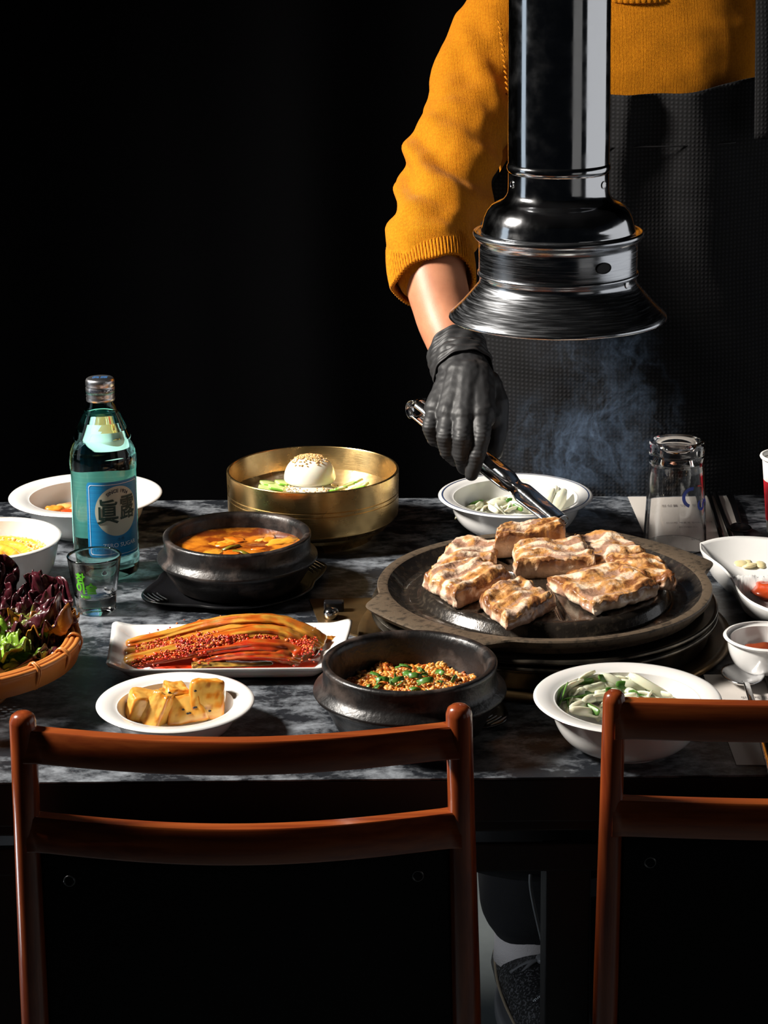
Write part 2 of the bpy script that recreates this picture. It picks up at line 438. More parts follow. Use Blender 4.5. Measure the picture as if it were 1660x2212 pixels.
# ------------------------------------------------------------------ grill
gc = Vector((GX.x, GX.y, TZ))
gb = thing('tabletop_grill', 'round dark metal grill base with two stacked rings sunk in the table', 'grill', gc)
b = MB(); b.lathe([(.176, 0.001), (.179, .004), (.1775, .0075), (.170, .0065), (.163, .003), (.150, .002), (.150, .001)], 128, gc, cap=False); b.build('flange', m_bronze, gb)
b = MB(); b.lathe([(.150, .001), (.156, .006), (.159, .020), (.1625, .0235), (.1655, .0255), (.165, .0285), (.160, .0285), (.150, .0275)], 128, gc, cap=False)
b.lathe([(.155, .0285), (.159, .0295), (.1635, .031), (.1655, .033), (.1645, .0355), (.161, .035), (.150, .032), (.140, .031)], 128, gc, cap=False)
b.build('ring', m_ring, gb)
b = MB(); b.lathe([(.0, .0005), (.148, .0005), (.150, .002), (.150, .029), (.141, .031), (.136, .006), (.0, .004)], 96, gc, cap=False); b.build('burner_tray', m_black, gb)
# bronze control plate on the table beside the grill
P = [Wz(x, y, TZ) for x, y in ((668, 1297), (812, 1294), (800, 1385), (690, 1350))]
cp_ = thing('control_plate', 'bronze control plate with small steel knob left of the grill', 'control plate', (P[0]+P[2])/2)
b = MB(); b.prism([(p.x, p.y) for p in reversed(P)], TZ, TZ+.0016); b.build('plate', m_bronze, cp_, smooth=False)
k = Wz(716, 1338, TZ)
b = MB(); b.lathe([(0, .0016), (.0075, .0016), (.0075, .008), (.006, .011), (.0, .0125)], 24, k); b.build('knob', m_chrome, cp_)
k = Wz(722, 1322, TZ)
b = MB(); b.box((k.x-.010, k.y-.005, TZ+.0016), (k.x+.010, k.y+.005, TZ+.012)); b.build('switch', m_tray, cp_, smooth=False, bevel=.002)

pan = thing('grill_pan', 'round cast-iron grill pan with two flat ear handles holding pork belly', 'pan', (gc.x, gc.y, TZ+.036))
ZR = .052
EAR = (math.radians(222), math.radians(42))
def ear(t):
    e = 0
    for a in EAR:
        d = (t-a+PI) % (2*PI)-PI
        if abs(d) < .62:
            # straight outer edge of the ear
            q = .178/math.cos(d*.75) if abs(d) < .40 else None
            full = .1775/math.cos(.40*.6)
            e = max(e, (.1745/math.cos(d*.62)-.159)*(1-sm(.36, .60, abs(d))))
    return e
def panrf(r, z, t):
    if r > .150: r = r+ear(t)*(r-.150)/.009
    if .03 < r < .108:
        g = 0
        for n_ in range(16):
            a = 2*PI*n_/16+.1
            d = ((t-a+PI) % (2*PI)-PI)*r
            if abs(d) < .004 and (n_ % 2 == 0 or r > .06): g = max(g, 1-sm(.0016, .004, abs(d)))
        z -= .0045*g*sm(.03, .04, r)*(1-sm(.098, .107, r))
    return r, z
prof = [(.0, .036), (.135, .036), (.150, .037), (.1525, .042), (.158, .0455), (.1595, .0505), (.1585, ZR), (.1515, ZR), (.1495, ZR-.001)]
b = MB(); b.lathe(prof, 360, gc, panrf, cap=False); b.build('rim', m_iron_rim, pan, sharp=50)
prof = [(.1495, ZR-.001), (.146, ZR-.004), (.1375, ZR-.011), (.1345, ZR-.0125), (.122, ZR-.0125), (.1195, ZR-.011), (.1170, ZR-.004), (.1125, ZR-.0012)]
rr = .110
while rr > .004: prof.append((rr, ZR+.0002-.0003*((rr-.05)/.06)+.0012*(1-(rr/.11)**2))); rr -= .003
prof.append((0, ZR+.0014))
b = MB(); b.lathe(prof, 480, gc, panrf, cap=False); b.build('cooking_plate', m_iron, pan)
DT = TZ+ZR+.0012
# ------------------------------------------------------------------ meat
def meat(label, quad, th, ztop, seed, sear=.5, nfold=4, fatfirst=.3, dz=0):
    Q = [Wz(x, y, ztop) for x, y in quad]
    c = sum(Q, Vector())/4; c.z = ztop-th
    nu, nv, nw = 64, 44, 7
    vs, fs = cubegrid(nu, nv, nw)
    out = []; cols = []
    for v in vs:
        q = roundbox((v[0], v[1], v[2]*.8), 9)
        q = Vector((v[0]*.55+q[0]*.45, v[1]*.6+q[1]*.4, v[2]))
        ed = .07*nz((v[0]*1.5, v[2]*.6, seed), 1.6)+.035*nz((v[0]*5, v[2], seed+7), 1.3)
        ed2 = .07*nz((v[1]*1.6, v[2]*.7, seed+3), 1.8)+.05*nz((v[1]*6, v[2], seed+5), 1.1)
        u = (q[0]*(1+ed2)+1)/2; w_ = (q[1]*(1+ed*1.4)+1)/2
        p = Q[0]*(1-u)*(1-w_)+Q[1]*u*(1-w_)+Q[2]*u*w_+Q[3]*(1-u)*w_
        layer = w_*nfold+.55*nz((u*2.2, w_*.8, seed), 1.5)+seed*.37
        fr = math.sin(layer*2*PI)
        rough = nz((p.x, p.y, p.z), 120, seed)*.6+nz((p.x, p.y, p.z), 300, seed)*.4
        edge = max(sm(.72, 1, abs(v[0])), sm(.72, 1, abs(v[1])))
        hz = (v[2]+1)/2
        z = ztop-th+th*hz
        if v[2] > -.9:
            z += (.0011*fr*(.4+.6*hz)+.0015*rough+.0007*nz((u*5, w_*26, seed), 1)+.0055*nz((u*2, w_*2, seed), 1.3)-.003*edge**2)*hz
            if abs(v[1]) > .99 or abs(v[0]) > .99:
                p = p+(p-c).normalized()*(.0008*rough+.0018*math.sin(hz*PI)+.0009*fr)
        z += dz*u
        out.append((p.x, p.y, z))
        fat = sm(-.15, .25, fr+.5*nz((p.x, p.y, hz), 60, seed))
        base = mix((.38, .21, .135), (.84, .64, .46), fat)
        base = mix(base, (.52, .34, .25), .5*sm(.0, .4, nz((p.x, p.y, p.z), 45, seed+2)))
        stk = nz((u*5, w_*26, seed), 1)
        base = mix(base, (.30, .15, .09), .55*sm(.1, .5, stk)*(1-.5*fat))
        s_ = nz((u*3, w_*5, seed), 1.2)*.75+rough*.7+.25*stk+.40*edge*(hz > .6)+(sear-.5)
        base = mix(base, (.56, .25, .05), .8*sm(.05, .38, s_)*sm(.4, .9, hz))
        base = mix(base, (.16, .05, .016), .9*sm(.42, .75, s_)*sm(.4, .9, hz))
        cols.append(base)
    b = MB(); b.add(out, fs, cols)
    o = b.build('pork_slice', m_meat, origin=c)
    return tag(o, label, 'meat', 'pork belly slices on the grill pan')
meat('pale pork belly slice at the back left of the grill pan', [(932, 1216), (1066, 1204), (1082, 1156), (985, 1156)], .013, DT+.013, 1.3, .42, 3.2)
meat('thick pork belly slice at the left edge of the pan with a pale fat front', [(988, 1278), (1104, 1232), (1022, 1200), (914, 1232)], .017, DT+.017, 2.1, .55, 3.5)
meat('small chunky pork belly slice nearest the front of the pan', [(1098, 1330), (1200, 1284), (1128, 1240), (1036, 1278)], .015, DT+.015, 5.2, .72, 3.2)
meat('pork belly slice in the middle of the pan with a thick white fat edge', [(1116, 1214), (1288, 1200), (1258, 1152), (1113, 1172)], .0185, DT+.0185, 3.6, .55, 3.0)
meat('pale pork belly slice at the back right of the pan, lightly browned rim', [(1262, 1206), (1396, 1192), (1345, 1146), (1242, 1148)], .012, DT+.012, 8.4, .5, 2.0)
meat('largest pork belly slice, charred at its front right corner', [(1282, 1298), (1424, 1256), (1322, 1208), (1178, 1234)], .0145, DT+.0145, 6.3, .78, 2.6)
meat('deeply browned pork belly slice at the right edge of the pan', [(1345, 1238), (1462, 1240), (1428, 1198), (1310, 1188)], .0165, DT+.0165, 9.9, .95, 3.0)
meat('pork belly slice held on edge in the tongs at the back of the pan', [(1070, 1150), (1220, 1136), (1214, 1118), (1082, 1130)], .027, DT+.0275, 4.4, .8, 1.6)

# ------------------------------------------------------------------ extractor hood
HY = GX.y
def hz_(y): 
    return Wy(1215, y, HY).z
hs = F/((Vector((0.17, HY, 1.1))-CP).dot(fwd))
hb = Wy(1205, 680, HY)
hood = thing('extractor_hood', 'polished steel extractor pipe with a flared hood hanging over the grill', 'extractor hood', (hb.x, HY, hz_(683)))
def hr(rp, y):
    d = (Vector((hb.x, HY, hz_(y)))-CP).dot(fwd); return rp*d/F
def hp(l): return [(hr(r, y), hz_(y)) for r, y in l]
ho = (hb.x, HY, 0)
b = MB()
b.lathe([(hr(109, 352), hz_(356)), (hr(110, 300), hz_(300)), (hr(110.5, 0), hz_(0)), (hr(110.5, 0), 2.9)], 96, ho, cap=False); b.build('pipe', m_steel, hood)
b = MB(); b.lathe(hp([(106, 372), (109, 370), (112, 364), (112, 357), (109, 351), (106, 350)]), 96, ho, cap=False); b.build('bead', m_steel, hood)
b = MB()
b.lathe(hp([(166, 502), (168, 500), (167, 494), (164, 486), (163, 480), (160, 468), (153, 453), (144, 443), (131, 436), (126, 434), (119, 430), (113, 422), (110, 415), (109, 405), (109, 372)]), 96, ho, cap=False); b.build('dome', m_steel, hood)
b = MB()
b.lathe(hp([(170, 585), (171, 580), (171.5, 530), (172, 518), (178, 514), (183, 508), (184.5, 503), (183, 498), (179, 497), (175, 500), (170, 505), (162, 504)]), 96, ho, cap=False); b.build('band', m_steel_w, hood)
b = MB()
b.lathe(hp([(225, 683), (232, 684), (234, 682), (233, 678), (222, 668), (206, 652), (190, 634), (178, 620), (170, 610), (168, 604), (168, 594), (170, 592), (173, 589), (173, 585), (169, 583)]), 96, ho, cap=False); b.build('flared_skirt', m_steel_w, hood, solid=.0008)
def on_hood(name, ang, y, rp, w_, h_, mat):
    a = math.radians(ang); r = hr(rp, y); z = hz_(y)
    c = Vector((hb.x+r*math.sin(a), HY-r*math.cos(a), z)); n_ = Vector((math.sin(a), -math.cos(a), 0)); t = Vector((math.cos(a), math.sin(a), 0))
    b = MB()
    pts = [c+t*(w_*math.cos(q))+Vector((0, 0, h_*math.sin(q))) for q in [2*PI*i/24 for i in range(25)]]
    b.tube(pts, .0008, 6)
    b.add([c+t*(w_*.9*math.cos(2*PI*i/16))+Vector((0, 0, h_*.9*math.sin(2*PI*i/16)))+n_*.0005 for i in range(16)], [tuple(range(16))])
    b.build(name, mat, hood)
on_hood('lock_tab', 57, 392, 109, .0035, .003, m_chrome); on_hood('lock_tab', -70, 392, 109, .0035, .003, m_chrome)
on_hood('latch_recess', 29, 553, 172, .0075, .0045, m_black)  # flat disc on the band, coloured black for the shade inside the recess
on_hood('rivet', 55, 598, 169, .003, .003, m_chrome)

# ------------------------------------------------------------------ bowls
def bowl(name, label, px, py, H, Rpx, mat, base_f=.45, lip=.012, deep=.75, th=.0035, z0=TZ, group=None, steep=1.0, foot=.004, cat='bowl', wall=None):
    c = Wz(px, py, z0+H); R = Rpx/ppm(c)
    o = thing(name, label, cat, (c.x, c.y, z0), group)
    ri = R-lip
    rb = R*base_f
    out = [(rb*.86, 0), (rb, 0), (rb, foot)]
    n = 12
    for i in range(n+1):
        t = i/n; a = t*PI/2
        out.append((rb+(ri-rb)*math.sin(a)**(.9/steep) if wall is None else rb+(ri-rb)*wall(t), foot+(H-foot-th*1.2)*(1-math.cos(a)) if wall is None else foot+(H-foot-th*1.2)*t))
    lipo = [(R-.001, H-th*.75), (R, H-th*.35), (R-.0008, H-.0003), (R-.003, H), (ri+.001, H-.0014), (ri-.001, H-.003)]
    inn = []
    for i in range(n+1):
        t = 1-i/n; a = t*PI/2
        x = (rb+(ri-rb)*math.sin(a)**(.9/steep)) if wall is None else rb+(ri-rb)*wall(t)
        z = foot+(H-foot-th*1.2)*((1-math.cos(a)) if wall is None else t)+th
        inn.append((max(x-th*.8, 0), min(z, H-.003)))
    prof = out+lipo+inn+[(0, foot+th)]
    b = MB(); b.lathe(prof, 96, (c.x, c.y, z0), cap=False); b.build('dish', mat, o, sharp=60)
    return o, c, R
def chives(parent_c, R, z, n, seed, rng=(.0, .6), L=(.012, .03), w_=.0022):
    rnd = random.Random(seed)
    for i in range(n):
        a = rnd.uniform(0, 2*PI); r = R*math.sqrt(rnd.random())*rng[1]
        p = Vector((parent_c.x+r*math.cos(a), parent_c.y+r*math.sin(a), z+rnd.uniform(.001, .008)))
        l = rnd.uniform(*L)/2; th = rnd.uniform(0, PI); tl = rnd.uniform(-.4, .6)
        d = Vector((math.cos(th), math.sin(th), tl)).normalized()*l
        b = MB(); b.tube(spline([p-d, p+Vector((0, 0, .001)), p+d], 6), w_, 8, flat=.45)
        yield b
def onion(c, R, z, n, seed, spread=.62, L=(.022, .04), up=.5, w_=.0032):
    rnd = random.Random(seed)
    for i in range(n):
        a = rnd.uniform(0, 2*PI); r = R*math.sqrt(rnd.random())*spread
        p = Vector((c.x+r*math.cos(a), c.y+r*math.sin(a), z+rnd.uniform(0, .006)))
        l = rnd.uniform(*L)/2; th = rnd.uniform(0, 2*PI); t = Vector((math.cos(th), math.sin(th), rnd.uniform(-.2, up))).normalized()
        s_ = Vector((-t.y, t.x, rnd.uniform(.2, 1))).normalized()
        pts = [p+t*l*q+s_*(.006*(1-q*q)) for q in (-1, -.6, -.2, .2, .6, 1)]
        b = MB(); b.tube(spline(pts, 10), [w_*.5, w_*.9, w_, w_, w_, w_, w_, w_, w_*.85, w_*.35], 8, flat=.35, upv=tuple(s_))
        yield b
def scatter_on(parts, name, mat, parent=None, label=None, cat=None, group=None):
    for b in parts:
        c = sum((Vector(v) for v in b.v), Vector())/len(b.v)
        o = b.build(name, mat, parent, origin=c)
        if cat: tag(o, label, cat, group)

def bowl_fill(c, R, H, bf, lip, px, py, rx, ry, seed, kmax=.64):
    """random resting places inside a bowl: point on the inner wall"""
    rb = R*bf; ri = R-lip; rnd = random.Random(seed)
    def inner(r):
        r = min(max(r, 0), ri*.97)
        if r <= rb: return .0075
        a = math.asin(min(1, ((r-rb)/(ri-rb))**(1/.9))); return .004+(H-.0082)*(1-math.cos(a))+.0035
    def f():
        a = rnd.uniform(0, 2*PI); q = math.sqrt(rnd.random()); z = .02
        for _ in range(4):
            p = Wz(px+rx*q*math.cos(a), py+ry*q*math.sin(a), TZ+z); r = math.hypot(p.x-c.x, p.y-c.y); z = max(inner(r)+.003, .016)
        k = min(1, R*kmax/max(r, 1e-6)); p = Vector((c.x+(p.x-c.x)*k, c.y+(p.y-c.y)*k, 0)); r = math.hypot(p.x-c.x, p.y-c.y)
        p.z = TZ+max(inner(r)+.003, .016)
        return p, Vector((c.x-p.x, c.y-p.y, 0)).normalized(), r/R
    return f
def pieces(f, n, seed, L, w_, up, flat, lift=.0, bend=.006):
    rnd = random.Random(seed)
    for i in range(n):
        p, inw, k = f(); p = p+Vector((0, 0, lift+rnd.uniform(0, .006)))
        l = rnd.uniform(*L)/2; th = rnd.uniform(0, 2*PI)
        t = Vector((math.cos(th), math.sin(th), rnd.uniform(-.2, up)))
        if k > .5: tt = Vector((-inw.y, inw.x, 0)); t = tt*rnd.choice((-1, 1))+inw*rnd.uniform(-.1, .6)+Vector((0, 0, rnd.uniform(-.1, up)))
        t.normalize()
        s_ = Vector((-t.y, t.x, rnd.uniform(.2, 1))).normalized()
        pts = [p+t*l*q+s_*(bend*(1-q*q)) for q in (-1, -.6, -.2, .2, .6, 1)]
        b = MB(); b.tube(spline(pts, 10), [w_*.6, w_*.9, w_, w_, w_, w_, w_, w_, w_*.85, w_*.5], 8, flat=flat, upv=tuple(s_)); yield b
# white bowl back left (watery kimchi)
wb, c, R = bowl('wide_rim_bowl', 'wide-rimmed white bowl of clear kimchi soup behind the soju bottle', 185, 1066, .043, 165, m_white, .48, .020)
b = MB(); b.lathe([(0, .020), (R*.60, .020), (R*.62, .0195)], 48, (c.x, c.y, TZ), cap=False, col=(.52, .26, .09)); b.build('broth', m_glaze, wb)
for i, (x, y, col) in enumerate(((118, 1100, (.72, .26, .03)), (140, 1096, (.75, .40, .12)), (150, 1108, (.62, .06, .01)), (165, 1102, (.74, .45, .2)), (190, 1098, (.6, .3, .1)))):
    q = Wz(x, y, TZ+.022); b = MB(); b.ball(q, .009, (1.2, .8, .45), 16, 10, col=col, nzs=.5); tag(b.build('cabbage_piece', m_glaze, origin=q), 'orange cabbage pieces in the clear soup behind the bottle', 'kimchi', 'cabbage pieces in the clear soup')
# steamed egg bowl
eb, c, R = bowl('ribbed_bowl', 'ribbed white bowl of steamed egg cut by the left picture edge', -18, 1160, .058, 150, m_white2, .42, .004, steep=1.1)
def eggrf(r, z, t): return r*(1+.01*math.sin(t*11)), z+.0016*nz((r*math.cos(t)*60, r*math.sin(t)*60, 0), 1)+.0012*nz((r*math.cos(t)*190, r*math.sin(t)*190, 3), 1)
b = MB(); b.lathe([(R*.80, .036)]+[(R*.80*(1-i/24), .040+.002*math.sin(i)) for i in range(1, 24)]+[(0, .041)], 96, (c.x, c.y, TZ), eggrf, cap=False, col=(.80, .36, .035)); b.build('steamed_egg', m_glaze, eb)
b = MB(); rnd = random.Random(3)
for i in range(260):
    a = rnd.uniform(-.3, 1.9) if i % 2 else rnd.uniform(0, 2*PI); r = R*.79*(1-.35*rnd.random()**2.5)
    b.ball((c.x+r*math.cos(a), c.y+r*math.sin(a), TZ+.040), rnd.uniform(.0007, .0022), seg=8, rings=6, col=(.88, .62, .22))
o = b.build('egg_froth', m_glaze, eb); o['kind'] = 'stuff'

# brass bowl with cold noodles
c = Wz(676, 1012, TZ+.076); R = 186/ppm(c)
bb = thing('brass_bowl', 'straight-sided brass bowl of cold noodles topped with half an egg', 'bowl', (c.x, c.y, TZ))
H = .076; hf = .024
prof = [(R*.66, 0), (R*.70, 0), (R*.71, .004), (R*.76, .010), (R*.90, hf-.006), (R*.955, hf-.001), (R*.965, hf), (R*.965, hf+.0012), (R*.985, hf+.002), (R*.995, hf+.010)]
for zz in (.048, .0525): prof += [(R*.996, zz-.0006), (R*.989, zz), (R*.996, zz+.0006)]
prof += [(R, H-.004), (R, H-.0008), (R-.0008, H), (R-.0024, H), (R-.0032, H-.001), (R-.0036, .03), (R*.86, .013), (R*.5, .008), (0, .008)]
b = MB(); b.lathe(prof, 128, (c.x, c.y, TZ), cap=False); b.build('vessel', m_brass, bb, sharp=40)
b = MB(); b.lathe([(0, .050), (R-.0038, .050), (R-.0036, .0495)], 96, (c.x, c.y, TZ), lambda r, z, t: (r, z+.0006*nz((r*math.cos(t)*120, r*math.sin(t)*120, 0), 1)), cap=False, col=(.36, .29, .20)); b.build('broth', M('icy_broth', (.16, .12, .07), .12, col2=(.34, .29, .22), nscale=120, ramp=(.5, .7), coat=.7, bump=.4, bscale=220), bb)
NZ = TZ+.050
b = MB(); rnd = random.Random(5)
nc = Wz(672, 1062, NZ+.004)
for i in range(46):
    a0 = rnd.uniform(0, 2*PI); r0 = rnd.uniform(.006, .026); zc = rnd.uniform(-.004, .007)
    pts = [(nc.x+r0*1.1*math.cos(a0+q*.35), nc.y+r0*math.sin(a0+q*.35), NZ+max(zc, 0)+.012*(1-(r0/.027)**2)*rnd.uniform(.8, 1)) for q in range(10)]
    b.tube(spline(pts, 24), .0014, 6, col=(.62, .56, .45))
b.ball((nc.x+.001, nc.y-.006, NZ-.001), .030, (1.2, 1.0, .50), 24, 12, col=(.62, .57, .48))
o = b.build('noodles', m_food, bb)
o['kind'] = 'stuff'
# cucumber slices
for i, (x, y, a, fl) in enumerate(((595, 1052, .25, 0), (612, 1060, .1, 0), (628, 1050, .35, 0), (590, 1063, 0, 0), (735, 1058, -.7, 1), (752, 1050, -.5, 1), (722, 1064, -.9, 1), (765, 1060, -.3, 1))):
    q = Wz(x, y, NZ+.0055); b = MB()
    vs, fs = cubegrid(14, 4, 2)
    R_ = Matrix.Rotation(a, 3, 'Z') @ Matrix.Rotation(.35 if not fl else -.5, 3, 'Y')
    out = []; cc = []
    for v in vs:
        p_ = R_ @ Vector((v[0]*.017, v[1]*(.0115-.004*v[0]**2), v[2]*.0011+.0022*(1-v[0]**2)))
        out.append(p_+q); cc.append(mix((.68, .78, .30), (.18, .42, .04), sm(.75, 1, abs(v[1]))))
    b.add(out, fs, cc)
    tag(b.build('cucumber_slice', m_glaze, origin=q), 'pale green cucumber slices %s the half egg in the brass bowl' % ('left of' if not fl else 'right of'), 'cucumber', 'cucumber slices %s the egg' % ('left of' if not fl else 'right of'))
# half egg
q = Wz(670, 1040, NZ+.012)
egg = thing('egg_half', 'half boiled egg sprinkled with sesame on the noodles in the brass bowl', 'egg', (q.x, q.y, NZ+.013))
b = MB(); vs = []
ez = NZ+.013
def eggsh(r, z, t): return r, z
prof = [(0, 0)]+[(.0285*max(0, math.cos(a))**.72, .003+.0245*math.sin(a)) for a in [PI/2*i/24 for i in range(25)]]
prof[1:1] = [(.023, -.001), (.0275, .0005)]
b.lathe(prof, 48, (q.x, q.y, ez), cap=False, col=(.82, .79, .66)); b.build('egg_white', M('egg_white', (.82, .80, .68), .25, sss=.4, sssr=.008, coat=.4), egg)
b = MB(); rnd = random.Random(8)
for i in range(230):
    a = rnd.uniform(0, 2*PI); rr = rnd.random()
    el = PI/2-abs(rnd.gauss(0, .32))-.02
    r = .0285*max(0, math.cos(max(el, 0)))**.72; z = .0037+.0245*math.sin(max(el, .05))
    p_ = (q.x+r*math.cos(a), q.y+r*math.sin(a), ez+z)
    b.ball(p_, .0015, (1, .6, .5), 6, 4, R=Matrix.Rotation(rnd.uniform(0, 6), 3, 'Z') @ Matrix.Rotation(rnd.uniform(-.6, .6), 3, 'Y'))
o = b.build('sesame', m_sesame, egg); o['kind'] = 'stuff'
b = MB()
for i in range(90):
    a = rnd.uniform(PI*1.05, 1.95*PI) if i % 4 else rnd.uniform(0, 2*PI); r = rnd.uniform(.025, .033)
    b.ball((nc.x+r*math.cos(a), nc.y-.004+r*.8*math.sin(a), NZ+.0150-.0075*((r-.025)/.008)), .0014, (1, .6, .5), 6, 4, R=Matrix.Rotation(rnd.uniform(0, 6), 3, 'Z'))
o = b.build('sesame', m_sesame, bb); o['kind'] = 'stuff'

# back scallion bowl
sb, c, R = bowl('lined_bowl', 'white bowl with a thin blue rim line holding sliced onion, under the tongs', 1114, 1067, .045, 167, m_white2, .42, .014)
b = MB(); b.lathe([(R-.0052, .0449), (R-.0044, .0452), (R-.0036, .0449)], 96, (c.x, c.y, TZ), cap=False); b.build('rim_line', m_blue_line, sb)
fill = bowl_fill(c, R, .045, .42, .014, 1095, 1088, 105, 20, 7)
scatter_on(pieces(fill, 28, 11, (.024, .042), .0036, .3, .35), 'onion_slice', m_onion, None, 'white onion slivers in the blue-lined bowl at the back', 'onion', 'onion slivers in the back bowl')
scatter_on(pieces(fill, 16, 12, (.012, .024), .0030, .3, .3, .004, 0), 'chive_piece', m_chive, None, 'cut green chives in the blue-lined bowl at the back', 'chive', 'chives in the back bowl')
for x, y, s_ in ((1185, 1080, .014), (1208, 1082, .015), (1195, 1068, .011)):
    q = Wz(x, y, TZ+.032); b = MB(); b.ball(q, s_, (.5, .65, 1), 18, 12, R=Matrix.Rotation(.5, 3, 'Y'), nzs=.15)
    tag(b.build('onion_wedge', m_onion, origin=q), 'fat white onion wedges standing in the right of the back bowl', 'onion', 'onion wedges in the back bowl')
# front right bowl
fb, c, R = bowl('serving_bowl', 'deep white bowl of onion and chives behind the right chair post', 1356, 1503, .046, 203, m_white, .42, .015)
fill = bowl_fill(c, R, .046, .42, .015, 1356-48, 1506, 112, 46, 5, .72)
scatter_on(pieces(fill, 56, 21, (.026, .046), .0040, .8, .42, .006), 'onion_slice', m_onion, None, 'white onion slivers in the deep bowl behind the right chair', 'onion', 'onion slivers in the front bowl')
scatter_on(pieces(fill, 14, 22, (.018, .034), .0036, .5, .22, .012, 0), 'chive_piece', m_chive, None, 'flat green chive lengths in the deep bowl behind the right chair', 'chive', 'chives in the front bowl')
# tofu dish
td, c, R = bowl('oval_rim_dish', 'shallow white dish of glazed tofu behind the left chair rail', 379, 1513, .030, 171, m_white, .55, .015)
def chunk(label, px, py, z, size, rot, seed, tilt=(0, 0), brown=.3, wedge=0, seeds=()):
    q = Wz(px, py, z); vs, fs = cubegrid(20, 20, 14); out = []; cc = []
    R_ = Matrix.Rotation(rot, 3, 'Z') @ Matrix.Rotation(tilt[0], 3, 'X') @ Matrix.Rotation(tilt[1], 3, 'Y')
    for v in vs:
        r_ = roundbox(v, 8)
        p_ = Vector((r_[0]*size[0]*(1-wedge*(r_[2]+1)/2), r_[1]*size[1], r_[2]*size[2]))
        p_ *= 1+.13*nz(v, 1.2, seed)+.03*nz(v, 4, seed)
        out.append(R_ @ p_+q)
        e = sorted((abs(v[0]), abs(v[1]), abs(v[2])))[1]
        t = sm(.75, 1, e)*.7+.9*sm(.05, .5, nz(v, 2.2, seed+4))*brown*2
        col = mix((.76, .42, .085), (.66, .21, .012), min(1, t*1.3)); col = mix(col, (.28, .055, .006), sm(.3, .6, nz(v, 3.2, seed+9))*brown*1.4)
        cc.append(col)
    b = MB(); b.add(out, fs, cc)
    o = tag(b.build('tofu_piece', m_glaze, origin=q), label, 'tofu', 'tofu pieces in the shallow dish')
    if seeds:
        sb_ = MB()
        for u_, v_ in seeds:
            best = max(out, key=lambda p: (p[2]*.5-p[1])*1-60*((p[0]-(q.x+u_))**2+(p[2]-(q.z+v_))**2))
            sb_.ball(best, .0014, (1, .7, .6), 8, 6)
        s__ = sb_.build('black_sesame', m_blackseed, o)
    return o
chunk('left tofu piece with a glossy pale face', 308, 1524, TZ+.020, (.0125, .010, .012), .3, 1, (.2, .3), .15)
chunk('leaning tofu piece second from the left', 343, 1532, TZ+.019, (.0115, .009, .0165), -.5, 2, (-.25, .35), .3, .25)
chunk('tofu piece in the middle of the dish, partly behind the others', 376, 1512, TZ+.022, (.0125, .010, .014), .4, 3, (.1, .2), .3, .2, ((-.003, .012),))
chunk('front tofu piece with black sesame on its face', 405, 1531, TZ+.018, (.019, .009, .0125), -.12, 4, (-.35, -.2), .25, .35, ((-.004, .002), (0, .0), (.004, -.001), (.006, .003), (.008, .004)))
chunk('square upright tofu piece with a browned edge at the right of the dish', 446, 1510, TZ+.025, (.0145, .010, .0165), .15, 5, (-.3, .1), .55, 0, ((-.008, .010), (.003, -.008)))

# ------------------------------------------------------------------ stone pots and their trays
def tray(label, cpx, cpy, z, Rm, wing, rot, ribs_side):
    c = Wz(cpx, cpy, z); o = thing('pot_tray', label, 'tray', (c.x, c.y, TZ))
    def rad(t):
        d = (t-rot+PI/2) % PI-PI/2
        k = math.exp(-(d/.36)**2)
        return Rm*(1+wing*k)-Rm*.03*math.exp(-((abs(d)-.62)/.16)**2)
    prof = [(0, 0), (.70, 0), (.92, .0035), (1.0, .0065), (1.005, .008), (.985, .0088), (.93, .0068), (.90, .0058), (.70, .0045), (0, .0045)]
    b = MB(); b.lathe(prof, 160, (c.x, c.y, TZ), lambda r, z_, t: (r*rad(t), z_), cap=False); b.build('plate', m_tray, o)
    for a0 in (rot, rot+PI):
        for kx in range(4):
            d0 = Rm*(1.02+.058*kx); w_ = .30+.0*kx
            pts = [(c.x+d0*math.cos(a0+q), c.y+d0*math.sin(a0+q), TZ+.0072+.0012*(kx/3)) for q in [w_*(i/10-1) * .9 + w_*.45 for i in range(11)]]
            b = MB(); b.tube(pts, .00085, 8); b.build('rib', M_RIB, o)
    return o, c
M_RIB = M('rib_glint', (.20, .20, .21), .22, .6)  # paler than the tray: the glint on the ribs is put into the colour
def pot(name, label, px, py, H, Rpx, Rfl, hfl, z0):
    c = Wz(px, py, z0+H); s_ = ppm(c); R = Rpx/s_; Rf = Rfl/s_
    o = thing(name, label, 'pot', (c.x, c.y, z0))
    rb = R*.84
    prof = [(0, 0), (rb*.9, 0), (rb, .003), (R*.97, hfl-.012), (R*1.0, hfl-.007), (Rf-.002, hfl-.003), (Rf, hfl), (Rf-.0005, hfl+.002), (R*1.02, hfl+.0055), (R*.995, hfl+.010),
            (R*.985, H-.008), (R, H-.004), (R*1.0, H-.0015), (R-.002, H), (R-.005, H-.0002), (R-.0072, H-.002), (R-.0085, H-.006), (R-.0095, H*.6), (R-.014, H*.3), (R*.6, .009), (0, .009)]
    def rf(r, z, t): return r*(1+.0015*math.sin(t*3+1)), z
    P2 = []
    for i in range(len(prof)-1):
        P2.append(prof[i])
    P2.append(prof[-1])
    b = MB(); b.lathe(P2, 128, (c.x, c.y, z0), rf, cap=False); b.build('vessel', m_pot, o)
    return o, c, R
tray('black pot tray with ribbed handles under the soup pot', 510, 1262, TZ+.004, .083, .25, math.radians(32), 0)
tray('black pot tray under the rice pot beside the chair post', 893, 1515, TZ+.004, .077, .24, math.radians(-38), 0)
p1, c, R = pot('soup_pot', 'black earthenware pot of orange soybean soup beside the soju bottle', 512, 1150, .056, 160, 174, .031, TZ+.005)
HB = TZ+.005+.041
